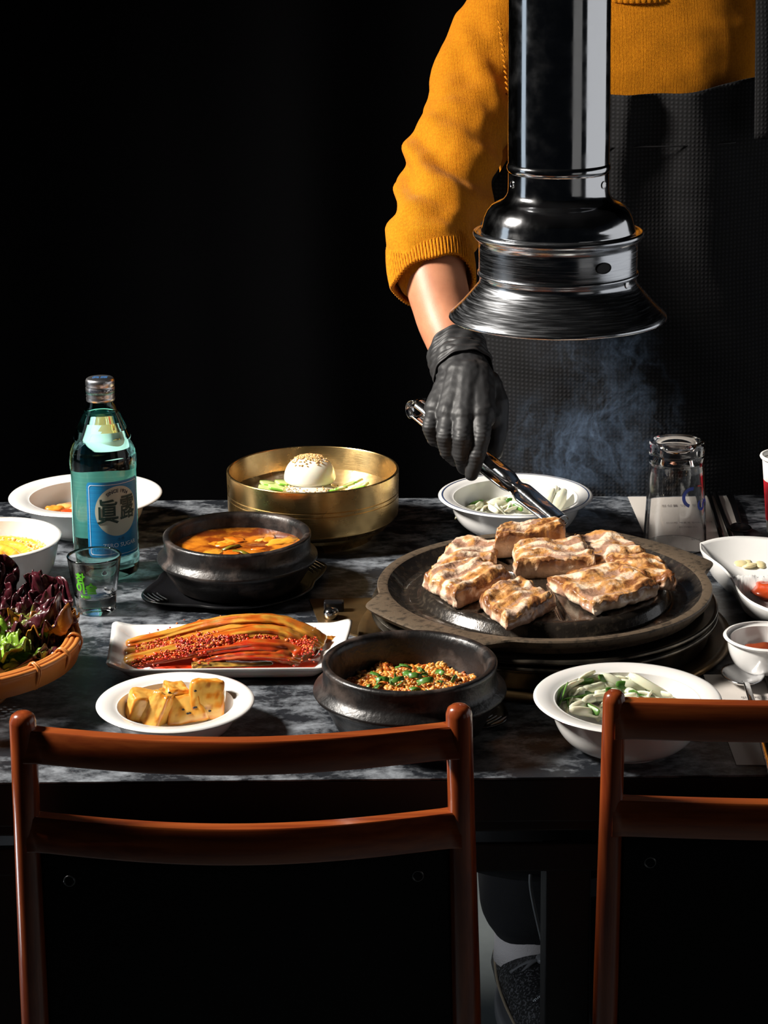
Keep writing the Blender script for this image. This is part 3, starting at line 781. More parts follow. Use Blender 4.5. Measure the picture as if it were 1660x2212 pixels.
b = MB(); b.lathe([(R-.0088, .0405)]+[((R-.009)*(1-i/20), .041) for i in range(1, 20)]+[(0, .041)], 96, (c.x, c.y, TZ+.005),
    lambda r, z, t: (r, z+.0012*nz((r*math.cos(t)*50, r*math.sin(t)*50, 1), 1)), cap=False, col=(.30, .06, .008)); b.build('broth', M('red_broth', (.20, .035, .005), .1, col2=(.62, .20, .015), nscale=45, ndet=6, ramp=(.42, .62), coat=.8, bump=.3, bscale=90), p1)
rnd = random.Random(31)
for i in range(17):
    a = rnd.uniform(0, 2*PI); r = R*.70*math.sqrt(rnd.random())
    q = Vector((c.x+.006+r*math.cos(a)*.92, c.y-.008+r*math.sin(a)*.8, HB-.0006))
    b = MB(); col = rnd.choice([(.74, .32, .03), (.66, .20, .012), (.80, .46, .09), (.56, .13, .008)])
    b.ball(q, rnd.uniform(.004, .012), (1.5, .9, .26), 18, 10, col=col, R=Matrix.Rotation(rnd.uniform(0, 3), 3, 'Z'), nzs=.5)
    tag(b.build('tofu_lump', m_glaze, origin=q), 'orange-stained tofu and vegetable lumps floating in the soup pot', 'tofu', 'lumps in the soup pot')
for i in range(3):
    a = rnd.uniform(0, 2*PI); r = R*.6*math.sqrt(rnd.random()); q = Vector((c.x+r*math.cos(a), c.y+r*math.sin(a), HB+.003)); d = Vector((rnd.uniform(-1, 1), rnd.uniform(-1, 1), 0)).normalized()*.009
    b = MB(); b.tube([q-d*1.2-Vector((0, 0, .002)), q-Vector((0, 0, .0006)), q+d*1.2-Vector((0, 0, .002))], .0026, 8, flat=.4); tag(b.build('green_strip', M('stewed_green', (.16, .13, .01), .3, coat=.5), origin=q), 'dull green vegetable strips in the soup pot', 'vegetable', 'green strips in the soup pot')

p2, c, R = pot('rice_pot', 'black earthenware pot of kimchi fried rice behind the left chair corner', 885, 1425, .060, 190, 210, .034, TZ+.005)
HB = TZ+.005+.026
b = MB(); b.lathe([(R-.0105, .020)]+[((R-.0108)*(1-i/20), .022+.008*math.sin(i/20*PI/2)) for i in range(1, 20)]+[(0, .030)], 64, (c.x, c.y, TZ+.005), cap=False, col=(.50, .16, .03)); b.build('rice_bed', m_glaze, p2)
b = MB(); rnd = random.Random(17)
for i in range(2200):
    a = rnd.uniform(0, 2*PI); r = (R-.013)*math.sqrt(rnd.random())
    z = HB-.004+.009*(1-(r/R)**2)+.006*nz((math.cos(a)*r, math.sin(a)*r, 0), 70, 4)+rnd.uniform(0, .003)+.004
    col = rnd.choice([(.72, .30, .05), (.66, .22, .03), (.78, .42, .12), (.5, .12, .02)])
    b.ball((c.x+r*math.cos(a), c.y+r*math.sin(a), z), .0025, (1.5, .75, .7), 6, 4, col=col, R=Matrix.Rotation(rnd.uniform(0, 3), 3, 'Z') @ Matrix.Rotation(rnd.uniform(-.8, .8), 3, 'Y'))
o = b.build('fried_rice', m_glaze, p2); o['kind'] = 'stuff'
b = MB()
for i in range(230):
    a = rnd.uniform(0, 2*PI); r = R*.55*math.sqrt(rnd.random())
    b.ball((c.x+r*1.15*math.cos(a), c.y-.006+r*math.sin(a), HB+.013-.0075*(r/R)**2+rnd.uniform(0, .0015)), .0012, (1.1, .7, .5), 6, 4, R=Matrix.Rotation(rnd.uniform(0, 3), 3, 'Z'))
o = b.build('sesame', m_sesame, p2); o['kind'] = 'stuff'
def scal():
    rnd = random.Random(19)
    for i in range(34):
        a = rnd.uniform(0, 2*PI); r = R*.58*math.sqrt(rnd.random())
        q = Vector((c.x+r*math.cos(a), c.y-.005+r*.95*math.sin(a), HB+.0145-.006*(r/R)**2+rnd.uniform(0, .003)))
        th = rnd.uniform(0, PI); d = Vector((math.cos(th), math.sin(th), rnd.uniform(-.2, .5))).normalized()*rnd.uniform(.003, .007)
        b = MB(); b.tube([q-d, q+Vector((0, 0, .0012)), q+d], rnd.uniform(.0016, .0028), 8, flat=.2, upv=(rnd.uniform(-1, 1), rnd.uniform(-1, 1), 1))
        yield b
scatter_on(scal(), 'chive_piece', m_chive, None, 'short cut green chives sprinkled over the fried rice', 'chive', 'chives on the fried rice')

# ------------------------------------------------------------------ rectangular plate with kimchi
zr = TZ+.016
A = Wz(243, 1352, zr); B_ = Wz(764, 1346, zr); D_ = Wz(228, 1448, zr)
C_ = Vector((B_.x-.012, D_.y, zr))
pc = (A+B_+C_+D_)/4
kp = thing('rectangular_plate', 'rectangular white plate of red scallion kimchi in front of the soup pot', 'plate', (pc.x, pc.y, TZ))
vs, fs = cubegrid(60, 30, 1); out = []
for v in vs:
    r_ = max(abs(v[0])**5+abs(v[1])**5, 1e-9)**.2; m_ = max(abs(v[0]), abs(v[1]))
    rn = 24; rr_ = (abs(v[0])**rn+abs(v[1])**rn)**(1/rn)
    x, y = (v[0]*m_/rr_, v[1]*m_/rr_) if rr_ > 0 else (0, 0)
    u = (x+1)/2; w_ = (y+1)/2
    P = D_*(1-u)*(1-w_)+C_*u*(1-w_)+B_*u*w_+A*(1-u)*w_
    e = max(abs(v[0]) if abs(v[0]) > abs(v[1]) else 0, abs(v[1]))
    h = .0015+.0125*sm(.74, 1.0, m_)+.004*sm(.8, 1, abs(v[0]))*sm(.5, 1, abs(v[1]))
    if m_ > .985: h -= .0006
    s2 = 1 if v[2] > 0 else .985
    out.append((pc.x+(P.x-pc.x)*s2, pc.y+(P.y-pc.y)*s2, TZ+h+(.0035 if v[2] > 0 else -.0015+.0015*(m_ > .7))))
b = MB(); b.add(out, fs); b.build('dish', m_white, kp)
b = MB(); b.prism([(pc.x+.086*math.cos(t)*abs(math.cos(t))**-.5, pc.y+.040*math.sin(t)*abs(math.sin(t))**-.5) for t in [2*PI*(i+.5)/48 for i in range(48)]], TZ+.0048, TZ+.0062, col=(.62, .035, .004)); b.build('chili_sauce', m_glaze, kp)
def stalk(pts, r0, r1, seed, cols, flat=.6, label='', tail=0, n=60):
    P = spline([Wz(x, y, TZ+z) for x, y, z in pts], n)
    rad = []
    for i in range(n):
        t = i/(n-1); r = r0*(1-t)+r1*t
        r *= 1+.12*nz((t*6, seed, 0), 1)
        if tail and t > .45: r *= 1+tail*sm(.45, .9, t)
        r *= math.sqrt(max(.05, 1-(max(0, t-.93)/.075)**2))*math.sqrt(max(.1, 1-(max(0, .03-t)/.035)**2))
        rad.append(r)
    def rf(t, a): return 1+.15*math.sin(a*6+seed+t*5)+.16*nz((math.cos(a)*1.6, math.sin(a)*1.6, t*22), 1, seed)
    def cf(t, a):
        p = (math.cos(a), math.sin(a), t*10)
        k = sm(-.1, .35, nz(p, 1.4, seed)+.25*t)
        c_ = mix(cols[0], cols[1], k); c_ = mix(c_, cols[2], sm(.5, .95, t)*sm(-.3, .3, nz(p, .9, seed+3)))
        return mix(c_, (.10, .12, .02), .5*sm(.55, .9, nz(p, 2, seed+8)+t*.4))
    b = MB(); b.tube(P, rad, 30, flat=flat, col=cf, rf=rf)
    c0 = sum(P, Vector())/n
    return tag(b.build('kimchi_stalk', m_glaze, origin=c0), label, 'kimchi', 'kimchi stalks on the rectangular plate')
OC = [(.50, .24, .03), (.44, .09, .007), (.26, .09, .012)]; GR = [(.40, .22, .04), (.16, .10, .02), (.10, .09, .02)]; RD = [(.40, .07, .008), (.36, .02, .003), (.12, .05, .01)]
stalk([(272, 1392, .012), (360, 1372, .018), (450, 1348, .028), (540, 1338, .034), (610, 1344, .030), (668, 1370, .020), (700, 1392, .010)], .0062, .008, 1, OC, .6, 'topmost ochre kimchi stalk arching over the pile', .5)
stalk([(268, 1410, .009), (350, 1396, .014), (440, 1372, .022), (540, 1352, .029), (620, 1362, .024), (690, 1390, .012)], .0058, .007, 2, OC, .6, 'second kimchi stalk from the back, just under the topmost', .4)
stalk([(268, 1430, .009), (330, 1414, .014), (420, 1393, .020), (500, 1374, .026), (580, 1366, .028), (640, 1384, .020), (676, 1414, .008)], .0068, .008, 3, OC, .7, 'thick pale kimchi stalk with its cut end at the lower left', .3)
stalk([(285, 1436, .007), (370, 1420, .012), (470, 1402, .018), (560, 1394, .022), (630, 1404, .016), (660, 1424, .009)], .0055, .009, 4, RD, .6, 'red paste-covered kimchi stalk in the middle of the pile', .4)
stalk([(420, 1432, .007), (470, 1420, .012), (540, 1414, .016), (610, 1416, .014), (650, 1428, .008)], .005, .008, 5, RD, .6, 'short red kimchi stalk low in the pile', .2)
stalk([(414, 1440, .006), (450, 1436, .007), (520, 1436, .007), (590, 1434, .006)], .0065, .004, 6, GR, .5, 'dark green kimchi leaf lying along the front edge', 0)
stalk([(590, 1352, .024), (650, 1368, .018), (700, 1380, .010), (728, 1380, .009)], .005, .0045, 7, OC, .6, 'kimchi tip pointing right over the sauce', 0)
stalk([(520, 1350, .028), (590, 1354, .026), (650, 1378, .018), (676, 1400, .009)], .006, .005, 8, GR, .5, 'dark leafy kimchi end at the right of the pile', .4)
stalk([(560, 1376, .022), (620, 1390, .018), (660, 1410, .009)], .007, .005, 9, GR, .5, 'folded kimchi leaf hanging at the right front', .3)
b = MB(); rnd = random.Random(41)
for i in range(2600):
    t = rnd.random()**.8; u = rnd.gauss(0, 1)
    px = 290+385*t+8*u; top = 1408-34*math.sin(t*2.5)
    py = top+rnd.gauss(4, 15); z = TZ+.010+.017*math.sin(min(1, t*1.15)*2.4)*max(0, 1-abs(py-top+2)/44)+.003
    if nz((px, py, 0), .035, 5) < -.3: continue
    q = Wz(px, min(py, 1438), z)
    b.ball(q, rnd.uniform(.0006, .0014)*(2 if rnd.random() < .06 else 1), (1, 1, .7), 6, 4, col=rnd.choice([(.48, .02, .003), (.55, .05, .005), (.66, .16, .03), (.35, .012, .003)]), nzs=.4)
o = b.build('chili_paste', m_glaze, kp); o['kind'] = 'stuff'

# ------------------------------------------------------------------ soju bottle
q = Wz(232, 1238, TZ)
s_ = ppm(q)
bt = thing('soju_bottle', 'tall teal glass bottle with a blue label and silver cap', 'bottle', q)
RB = .0338
HT = .2105
prof = [(0, .004), (.020, .002), (.026, 0), (.0305, .001), (.0335, .006), (RB, .012), (.0345, .02), (.0345, .022), (.0338, .026), (.0338, .112), (.0345, .118), (.0348, .124), (.0342, .131), (.0322, .140), (.0290, .150), (.0250, .160), (.0205, .170), (.0168, .178), (.0142, .184), (.0135, .190), (.0134, .194), (.0150, .1955), (.0150, .1975), (.0128, .199), (.0128, HT-.002), (0, HT-.002)]
b = MB(); b.lathe(dens(prof), 96, q, cap=False)
lv = .173
b.lathe(list(reversed([(0, lv), (.0155, lv), (.0166, lv+.001), (.0142, .178), (.0118, .184), (.0110, .190), (.0105, HT-.004), (0, HT-.004)])), 64, q, cap=False)
b.build('glass_body', m_teal, bt)
b = MB(); cz = HT-.0235
def caprf(r, z, t): return r+(.0003*math.sin(t*60) if .0125 < r else 0), z
b.lathe([(.0135, cz), (.0146, cz), (.0149, cz+.003), (.0142, cz+.0045), (.0149, cz+.006), (.0142, cz+.0078), (.0149, cz+.0098), (.0150, cz+.014), (.0141, cz+.0152), (.0149, cz+.0165), (.0149, cz+.021), (.0142, cz+.0228), (.0128, cz+.0238), (0, cz+.024)], 120, q, caprf, cap=False); b.build('cap', m_cap, bt)
LA = math.radians(-90+29)      # label faces a little to the right of the camera
def lp(x, y, r=RB+.0006, a0=LA, z0=.074): 
    a = a0+x/RB; return (q.x+r*math.cos(a), q.y+r*math.sin(a), TZ+z0+y)
def rr_patch(name, hw, hh, rc, r, mat, a0=LA, z0=.068, parent=None, hole=None, seg=40):
    b = MB(); vs = []; n = seg
    for i in range(n+1):
        x = -hw+2*hw*i/n; dx = max(0, abs(x)-(hw-rc)); h = hh-(rc-math.sqrt(max(0, rc*rc-dx*dx)))
        vs += [lp(x, -h, r, a0, z0), lp(x, h, r, a0, z0)]
    b.add(vs, [(2*i, 2*i+2, 2*i+3, 2*i+1) for i in range(n)])
    return b.build(name, mat, parent or bt)
lab = rr_patch('label', .0315, .0405, .004, RB+.0004, m_label)
# white border line
def outline(hw, hh, rc, w_):
    P = []
    for (sx, sy, a) in ((1, -1, -90), (1, 1, 0), (-1, 1, 90), (-1, -1, 180)):
        for i in range(7):
            t = math.radians(a+90*i/6); P.append(((hw-rc)*sx+rc*math.cos(t), (hh-rc)*sy+rc*math.sin(t)))
    Q = []
    for i in range(len(P)):
        p0 = P[i]; p1 = P[(i+1) % len(P)]; L_ = math.hypot(p1[0]-p0[0], p1[1]-p0[1]); m_ = max(1, int(L_/.002))
        Q += [(p0[0]+(p1[0]-p0[0])*k/m_, p0[1]+(p1[1]-p0[1])*k/m_) for k in range(m_)]
    return Q
O1 = outline(.0288, .0378, .003, 0)
b = MB(); n = len(O1)
b.add([lp(x, y, RB+.0007, LA, .068) for x, y in O1]+[lp(x*.985, y*.986, RB+.0007, LA, .068) for x, y in O1], [(i, (i+1) % n, n+(i+1) % n, n+i) for i in range(n)]); b.build('border_line', m_wprint, lab)
b = MB(); vs = [lp(.001, .012, RB+.0007, LA, .068)]; RC = .0265; fs = []
for k_ in range(1, 9):
    for i in range(64): vs.append(lp(.001+.0236*k_/8*math.cos(2*PI*i/64), .009+RC*k_/8*math.sin(2*PI*i/64), RB+.0007, LA, .068))
vs[0] = lp(.001, .009, RB+.0007, LA, .068)
for i in range(64):
    fs.append((0, 1+i, 1+(i+1) % 64))
    for k_ in range(7): fs.append((1+k_*64+i, 1+(k_+1)*64+i, 1+(k_+1)*64+(i+1) % 64, 1+k_*64+(i+1) % 64))
b.add(vs, fs); b.build('cream_disc', m_cream, lab)
TT = lambda x, y: lp(x, y, RB+.0011, LA, .068)
text_mesh('眞', .028, 'lettering', m_ink, lab, lambda x, y: TT(x*.84-.0098, y*1.0+.0070), step=.002, bold=.0004)
text_mesh('露', .026, 'lettering', m_ink, lab, lambda x, y: TT(x*.76+.0122, y*1.05+.0100), step=.002, bold=.0004)
def arcT(x, y): 
    a = PI/2-x/.020; r = .0215+y; return TT(.001+r*.88*math.cos(a), .009+r*math.sin(a))
text_mesh('SINCE 1924', .0052, 'lettering', m_navy, lab, arcT, step=.0015, bold=.0001)
text_mesh('ZERO SUGAR', .0062, 'lettering', m_wprint, lab, lambda x, y: TT(x+.003, y-.0275), step=.002)
text_mesh('소주', .0045, 'lettering', m_navy, lab, lambda x, y: TT(x+.003, y-.0215), step=.002)
text_mesh('소주  증류주  360ml', .0024, 'lettering', m_navy, lab, lambda x, y: TT(x-.018, y-.0325), step=.002)
bl = rr_patch('back_label', .046, .037, .004, RB+.0004, m_back_label, math.radians(118), .071)
_n = m_back_label.node_tree; _t = _n.nodes.new('ShaderNodeBsdfTranslucent'); _x = _n.nodes.new('ShaderNodeMixShader'); _x.inputs[0].default_value = .65
_t.inputs[0].default_value = (.45, .88, .82, 1)
_n.links.new(_n.nodes['Principled BSDF'].outputs[0], _x.inputs[1]); _n.links.new(_t.outputs[0], _x.inputs[2]); _n.links.new(_x.outputs[0], _n.nodes['Material Output'].inputs[0])
text_mesh('ZERO SUGAR', .0046, 'lettering', m_navy, bt, lambda x, y: (q.x+.0153*math.cos(-PI/2+.25+x/.0153), q.y+.0153*math.sin(-PI/2+.25+x/.0153), TZ+cz+.0122+y), step=.0015)
text_mesh('眞露', .0085, 'lettering', M('blue_cap_print', (.03, .12, .3), .5), bt, lambda x, y: (q.x+x, q.y+y, TZ+cz+.0243))

# ------------------------------------------------------------------ shot glass
g = Wz(204, 1298, TZ)
def glass_prof(R0, R1, H, th, base): return None
H = .058; g2 = Wz(203, 1198, TZ+H); g = Vector((g2.x, g2.y, TZ)); sR = 59/ppm(g2)
sg = thing('shot_glass', 'small clear shot glass with green lettering in front of the bottle', 'glass', g)
r0 = sR*.74
prof = [(0, .002), (r0*.7, .001), (r0*.92, 0), (r0, .002), (r0*1.02, .008), (r0*1.06, .018), (sR-.0004, H-.002), (sR, H-.0008), (sR-.0006, H), (sR-.0014, H-.0004), (sR-.0018, H-.003), (r0*1.06-.0016, .022), (r0*.90, .0165), (r0*.5, .0150), (0, .0145)]
def facet(r, z, t):
    if z < .02 and r > r0*.8: r *= 1-.02*abs(math.sin(t*5))
    return r, z
b = MB(); b.lathe(dens(prof), 80, g, facet, cap=False); b.build('glass_body', m_glass, sg)
def sp(x, y):
    z = .034+y; r = r0*1.06+(sR-r0*1.06)*(z-.018)/(H-.018)+.0006; a = math.radians(-90-20)+x/r
    return (g.x+r*math.cos(a), g.y+r*math.sin(a), TZ+z)
text_mesh('참', .012, 'lettering', m_green_print, sg, lambda x, y: sp(x-.003, y+.006), step=.002, bold=.0004)
text_mesh('이슬', .0125, 'lettering', m_green_print, sg, lambda x, y: sp(x+.002, y-.0045), step=.002, bold=.0005)
text_mesh('fresh', .0052, 'lettering', m_green_print, sg, lambda x, y: sp(x+.001, y-.0125), step=.002, bold=.0002)
# ------------------------------------------------------------------ upturned beer glass
H = .118; bc = Wz(1463, 950, TZ+H); s_ = ppm(bc); rt_ = 60/s_
g = Vector((bc.x, bc.y, TZ))
bg = thing('beer_glass', 'tall clear beer glass standing upside down on the back right paper mat', 'glass', g)
rm = rt_*1.16
prof = [(rm-.0018, .0004), (rm-.0005, 0), (rm, .001), (rt_*1.0, H*.70), (rt_*.975, H*.78), (rt_*.99, H*.80), (rt_*1.01, H*.83), (rt_*1.0, H*.865), (rt_*.975, H*.875), (rt_*1.0, H*.90), (rt_*1.01, H*.94), (rt_*.97, H*.985), (rt_*.86, H), (rt_*.74, H*.985), (rt_*.68, H*.94), (rt_*.55, H*.915), (0, H*.905),]
pin = [(0, H*.84), (rt_*.6, H*.835), (rt_*.86, H*.80), (rt_*.92, H*.72), (rm-.0022, .002), (rm-.0018, .0004)]
b = MB(); b.lathe(dens(prof)+dens(pin), 80, g, cap=False); b.build('glass_body', m_glass, bg)
m_bprint = M('blue_glass_print', (.02, .05, .35), .4); m_rprint = M('red_glass_print', (.5, .03, .02), .4)
def gp(x, y):
    z = .062+y; r = rm+(rt_-rm)*z/(H*.7)+.0006; a = math.radians(-90+32)+x/r
    return (g.x+r*math.cos(a), g.y+r*math.sin(a), TZ+z)
def arcs(cx, cy, r, a0, a1, w_):
    n = 20; vs = []
    for i in range(n+1):
        a = math.radians(a0+(a1-a0)*i/n); vs += [gp(cx+(r-w_)*math.cos(a), cy+(r-w_)*math.sin(a)), gp(cx+(r+w_)*math.cos(a), cy+(r+w_)*math.sin(a))]
    return vs, [(2*i, 2*i+1, 2*i+3, 2*i+2) for i in range(n)]
b = MB(); b.add(*arcs(-.004, 0, .0095, 75, 250, .0018)); b.add(*arcs(.010, -.010, .005, 120, 330, .0015)); b.add(*arcs(.018, -.012, .005, -30, 200, .0015)); b.build('emblem', m_bprint, bg, smooth=False)
b = MB(); b.add(*arcs(.006, .001, .010, 20, 100, .0008)); b.build('emblem_arc', m_rprint, bg, smooth=False)

# ------------------------------------------------------------------ paper cup, far right
H = .088; pc_ = Wz(1706, 982, TZ+H); r1 = 60/ppm(pc_)
cup = thing('paper_cup', 'white paper cup with a red band cut by the right picture edge', 'cup', (pc_.x, pc_.y, TZ))
b = MB(); r0 = r1*.72
b.lathe([(0, .003), (r0*.95, .003), (r0*.97, 0), (r0, 0), (r1*.96, H-.004)]+[(r1*.975+.0022*math.cos(a), H-.0022+.0022*math.sin(a)) for a in [-1.8, -.9, 0, .8, 1.57, 2.4, 3.2]]+[(r1*.955, H-.006), (r0*.97, .005), (0, .005)], 72, (pc_.x, pc_.y, TZ), cap=False); b.build('cup_body', m_cup, cup)
b = MB(); b.lathe([(r0+(r1*.96-r0)*t_+.0004, H*t_) for t_ in (.16, .3, .5, .68)], 72, (pc_.x, pc_.y, TZ), cap=False); b.build('red_band', m_cup_red, cup)
# ------------------------------------------------------------------ papers and cutlery
def paper(name, label, quad, z, mat=m_paper):
    P = [Wz(x, y, z) for x, y in quad]; c0 = sum(P, Vector())/len(P)
    b = MB(); b.prism([(p.x, p.y) for p in P], z-.0004, z); return tag(b.build(name, mat, smooth=False, origin=c0), label, 'paper'), P
bp_, P = paper('paper_mat', 'printed paper mat under the upturned beer glass', [(1408, 1190), (1622, 1190), (1571, 1071), (1357, 1073)], TZ+.0005)
def on_paper(P, u, v):   # u along, v down from the far edge
    return P[3]*(1-u)*(1-v)+P[2]*u*(1-v)+P[1]*u*v+P[0]*(1-u)*v
for (u0, u1, v, txt, sz) in ((.25, .75, .18, '정성을 담은 맛', .009), (.2, .8, .50, '신선한 재료로 정직하게', .0055), (.2, .8, .58, '감사합니다', .0055), (.3, .9, .80, '원산지 국내산', .0055)):
    p0 = on_paper(P, (u0+u1)/2, v)
    text_mesh(txt, sz, 'lettering', m_printgrey, bp_, lambda x, y, p0=p0: (p0.x+x, p0.y+y*1.2, TZ+.0007))
fp_, P = paper('paper_mat', 'plain paper mat under the spoon at the front right', [(1592, 1652), (1760, 1652), (1720, 1457), (1520, 1457)], TZ+.0005)
p0 = on_paper(P, .55, .28)
text_mesh('맛있게 드세요', .006, 'lettering', m_printgrey, fp_, lambda x, y: (p0.x+x, p0.y+y, TZ+.0007))
def spoon(label, hx, hy, tx, ty, z, mat, sc=1.0):
    Hd = Wz(hx, hy, z); Tl = Wz(tx, ty, z); d = (Tl-Hd).normalized(); n_ = Vector((-d.y, d.x, 0))
    o = thing('spoon', label, 'spoon', Hd)
    vs = []; fs = []; na, nr = 32, 8
    for k_ in range(nr+1):
        r = k_/nr
        for i in range(na):
            a = 2*PI*i/na
            l = math.cos(a)*.026*sc*r; w_ = math.sin(a)*.0195*sc*r*(1-.12*math.cos(a))
            h = .0085*sc*(r**2)-.0+.0009
            vs.append(Hd+d*l+n_*w_+Vector((0, 0, h)))
    for k_ in range(nr):
        for i in range(na): fs.append((k_*na+i, (k_+1)*na+i, (k_+1)*na+(i+1) % na, k_*na+(i+1) % na))
    b = MB(); b.add(vs, fs); b.build('spoon_bowl', mat, o, solid=.0012)
    L = (Tl-Hd).length
    pts = [Hd+d*(.024*sc)+Vector((0, 0, .0088*sc)), Hd+d*(.035*sc)+Vector((0, 0, .010*sc)), Hd+d*(L*.6)+Vector((0, 0, .006)), Hd+d*L+Vector((0, 0, .0018))]
    b = MB(); b.tube(spline(pts, 20), [.0022+.0022*(i/19) for i in range(20)], 12, flat=.45); b.build('handle', mat, o)
    return o
spoon('shiny steel spoon lying on the front right paper mat', 1605, 1476, 1672, 1680, TZ+.0007, m_chrome)
for i, (x0, y0, x1, y1) in enumerate(((1650, 1440, 1712, 1675), (1664, 1440, 1728, 1675))):
    a = Wz(x0, y0, TZ+.0030); e = Wz(x1, y1, TZ+.0030)
    b = MB(); b.tube([a, e], [.0016, .0026], 10); tag(b.build('chopstick', m_chrome, origin=(a+e)/2), 'steel chopsticks lying right of the front spoon', 'chopstick', 'chopsticks on the front paper mat')
for i, (x0, y0, x1, y1) in enumerate(((1531, 1066, 1568, 1186), (1546, 1066, 1592, 1186))):
    a = Wz(x0, y0, TZ+.0026); e = Wz(x1, y1, TZ+.0026)
    b = MB(); b.tube([a, e], [.0028, .0030], 10); tag(b.build('chopstick', m_tray, origin=(a+e)/2), 'black chopsticks lying right of the upturned glass', 'chopstick', 'chopsticks on the back paper mat')
spoon('dark spoon lying on the back right paper mat beside the chopsticks', 1600, 1150, 1578, 1074, TZ+.0007, m_tray, .62)

# ------------------------------------------------------------------ divided condiment dish and paste bowl
zc = TZ+.032
dc = Wz(1660, 1235, zc)
dd = thing('divided_dish', 'white divided dish of garlic and red paste beside the grill', 'dish', (dc.x, dc.y, TZ))
outl = [Wz(x, y, zc) for x, y in ((1514, 1172), (1545, 1163), (1590, 1158), (1650, 1160), (1720, 1170), (1780, 1200), (1800, 1250), (1770, 1300), (1700, 1322), (1640, 1306), (1602, 1280), (1578, 1242), (1560, 1222), (1530, 1200), (1516, 1186))]
OL = spline([tuple(p) for p in outl]+[tuple(outl[0])], 73)[:-1]
cen = sum(OL, Vector())/len(OL)
ridge0 = Wz(1578, 1230, zc); ridge1 = Wz(1790, 1228, zc)
def dish_h(p, s_):
    h = .028*s_**2.2+.004
    # ridge between the two wells
    a = Vector((ridge0.x, ridge0.y)); b_ = Vector((ridge1.x, ridge1.y)); P_ = Vector((p.x, p.y)); d = (b_-a).normalized()
    dist = abs((P_-a).cross(d)); 
    return max(h, .022*math.exp(-(dist/.0075)**2)+.004)
b = MB(); vs = []; fs = []; n = len(OL); K = 26
for k_ in range(K+1):
    s_ = (1-k_/K)
    for p in OL:
        q_ = cen+(p-cen)*s_
        vs.append((q_.x, q_.y, TZ+dish_h(q_, s_)))
for k_ in range(K):
    for i in range(n): fs.append((k_*n+i, k_*n+(i+1) % n, (k_+1)*n+(i+1) % n, (k_+1)*n+i))
m0 = len(vs)
for k_, (s_, z) in enumerate(((1.0, .0300), (1.012, .0312), (1.01, .029), (.93, .020), (.80, .008), (.66, 0.001), (.62, 0), (.3, .0005))):
    for p in OL:
        q_ = cen+(p-cen)*s_; vs.append((q_.x, q_.y, TZ+z))
for k_ in range(7):
    for i in range(n): fs.append((m0+k_*n+(i+1) % n, m0+k_*n+i, m0+(k_+1)*n+i, m0+(k_+1)*n+(i+1) % n))
for i in range(n): fs.append((i, m0+i, m0+(i+1) % n, (i+1) % n))
b.add(vs, fs); b.build('dish', m_white2, dd)
for i, (x, y) in enumerate(((1578, 1213), (1596, 1208), (1612, 1216), (1630, 1214), (1622, 1222), (1645, 1220), (1640, 1212), (1602, 1219))):
    q_ = Wz(x, y, TZ+.013); b = MB(); b.ball(q_, .009, (1, .7, .32), 16, 10, col=(.72, .62, .34), R=Matrix.Rotation(i*.9, 3, 'Z') @ Matrix.Rotation(.3*math.sin(i*2), 3, 'X'), nzs=.15)
    tag(b.build('garlic_slice', m_food, origin=q_), 'pale garlic slices in the back well of the divided dish', 'garlic', 'garlic slices in the divided dish')
q_ = Wz(1668, 1276, TZ+.014); b = MB(); b.ball(q_, .017, (1.1, .9, .5), 28, 18, col=(.42, .05, .01), nzs=.35); b.build('chili_paste', m_glaze, dd)
pb, c, R = bowl('paste_bowl', 'small fluted white bowl of dark red-brown paste at the right edge', 1656, 1372, .036, 92, m_white2, .40, .004, steep=1.15)
b = MB(); b.ball((c.x+.004, c.y-.002, TZ+.016), .024, (1, .85, .5), 40, 26, col=(.20, .035, .012), nzs=.45); b.build('paste', m_glaze, pb)

# ------------------------------------------------------------------ woven basket with lettuce
c = Wz(-100, 1380, TZ+.055); R = 274/ppm(c)
bk = thing('woven_basket', 'round amber woven basket of red lettuce at the left edge', 'basket', (c.x, c.y, TZ))
HB_ = .055
b = MB()
for (dr, dz_, rad) in ((0, 0, .0026), (-.0048, .0006, .0024), (-.0092, 0, .0024)):
    pts = [(c.x+(R-.003+dr)*math.cos(2*PI*i/120), c.y+(R-.003+dr)*math.sin(2*PI*i/120), TZ+HB_-.003+dz_) for i in range(121)]
    b.tube(pts, rad, 10, cap=False)
b.lathe([(R-.001, HB_-.004), (R-.0035, HB_-.020), (R-.0055, HB_-.020), (R-.003, HB_-.004)], 120, (c.x, c.y, TZ), cap=False)
b.lathe([(R-.013, HB_-.004), (R-.019, HB_-.022), (R-.017, HB_-.022), (R-.011, HB_-.004)], 120, (c.x, c.y, TZ), cap=False)
b.build('rim', m_bamboo, bk)
for i in range(17):
    a = 2*PI*i/17+.05
    b = MB()
    for da in (-.010, .010):
        t = Vector((math.cos(a+da), math.sin(a+da), 0)); z = TZ
        pts = [Vector((c.x, c.y, 0))+t*(R-.0058)+Vector((0, 0, z+HB_-.021)), Vector((c.x, c.y, 0))+t*(R+.0005)+Vector((0, 0, z+HB_-.006)), Vector((c.x, c.y, 0))+t*(R-.003)+Vector((0, 0, z+HB_+.0008)), Vector((c.x, c.y, 0))+t*(R-.011)+Vector((0, 0, z+HB_+.0006)), Vector((c.x, c.y, 0))+t*(R-.0195)+Vector((0, 0, z+HB_-.021))]
        b.tube(spline(pts, 14), .0011, 6)
    b.build('binding', m_bamboo, bk)
b = MB()
for i in range(110):
    a = 2*PI*i/110
    pts = []
    for k_ in range(14):
        t_ = k_/13; r = R*.36+(R*.64-.013)*(1-t_)**1.15; z = HB_-.018-(HB_-.021)*t_**.9
        pts.append((c.x+r*math.cos(a), c.y+r*math.sin(a), TZ+z+.0008*(-1)**(k_+i)))
    b.tube(pts, .0012, 5)
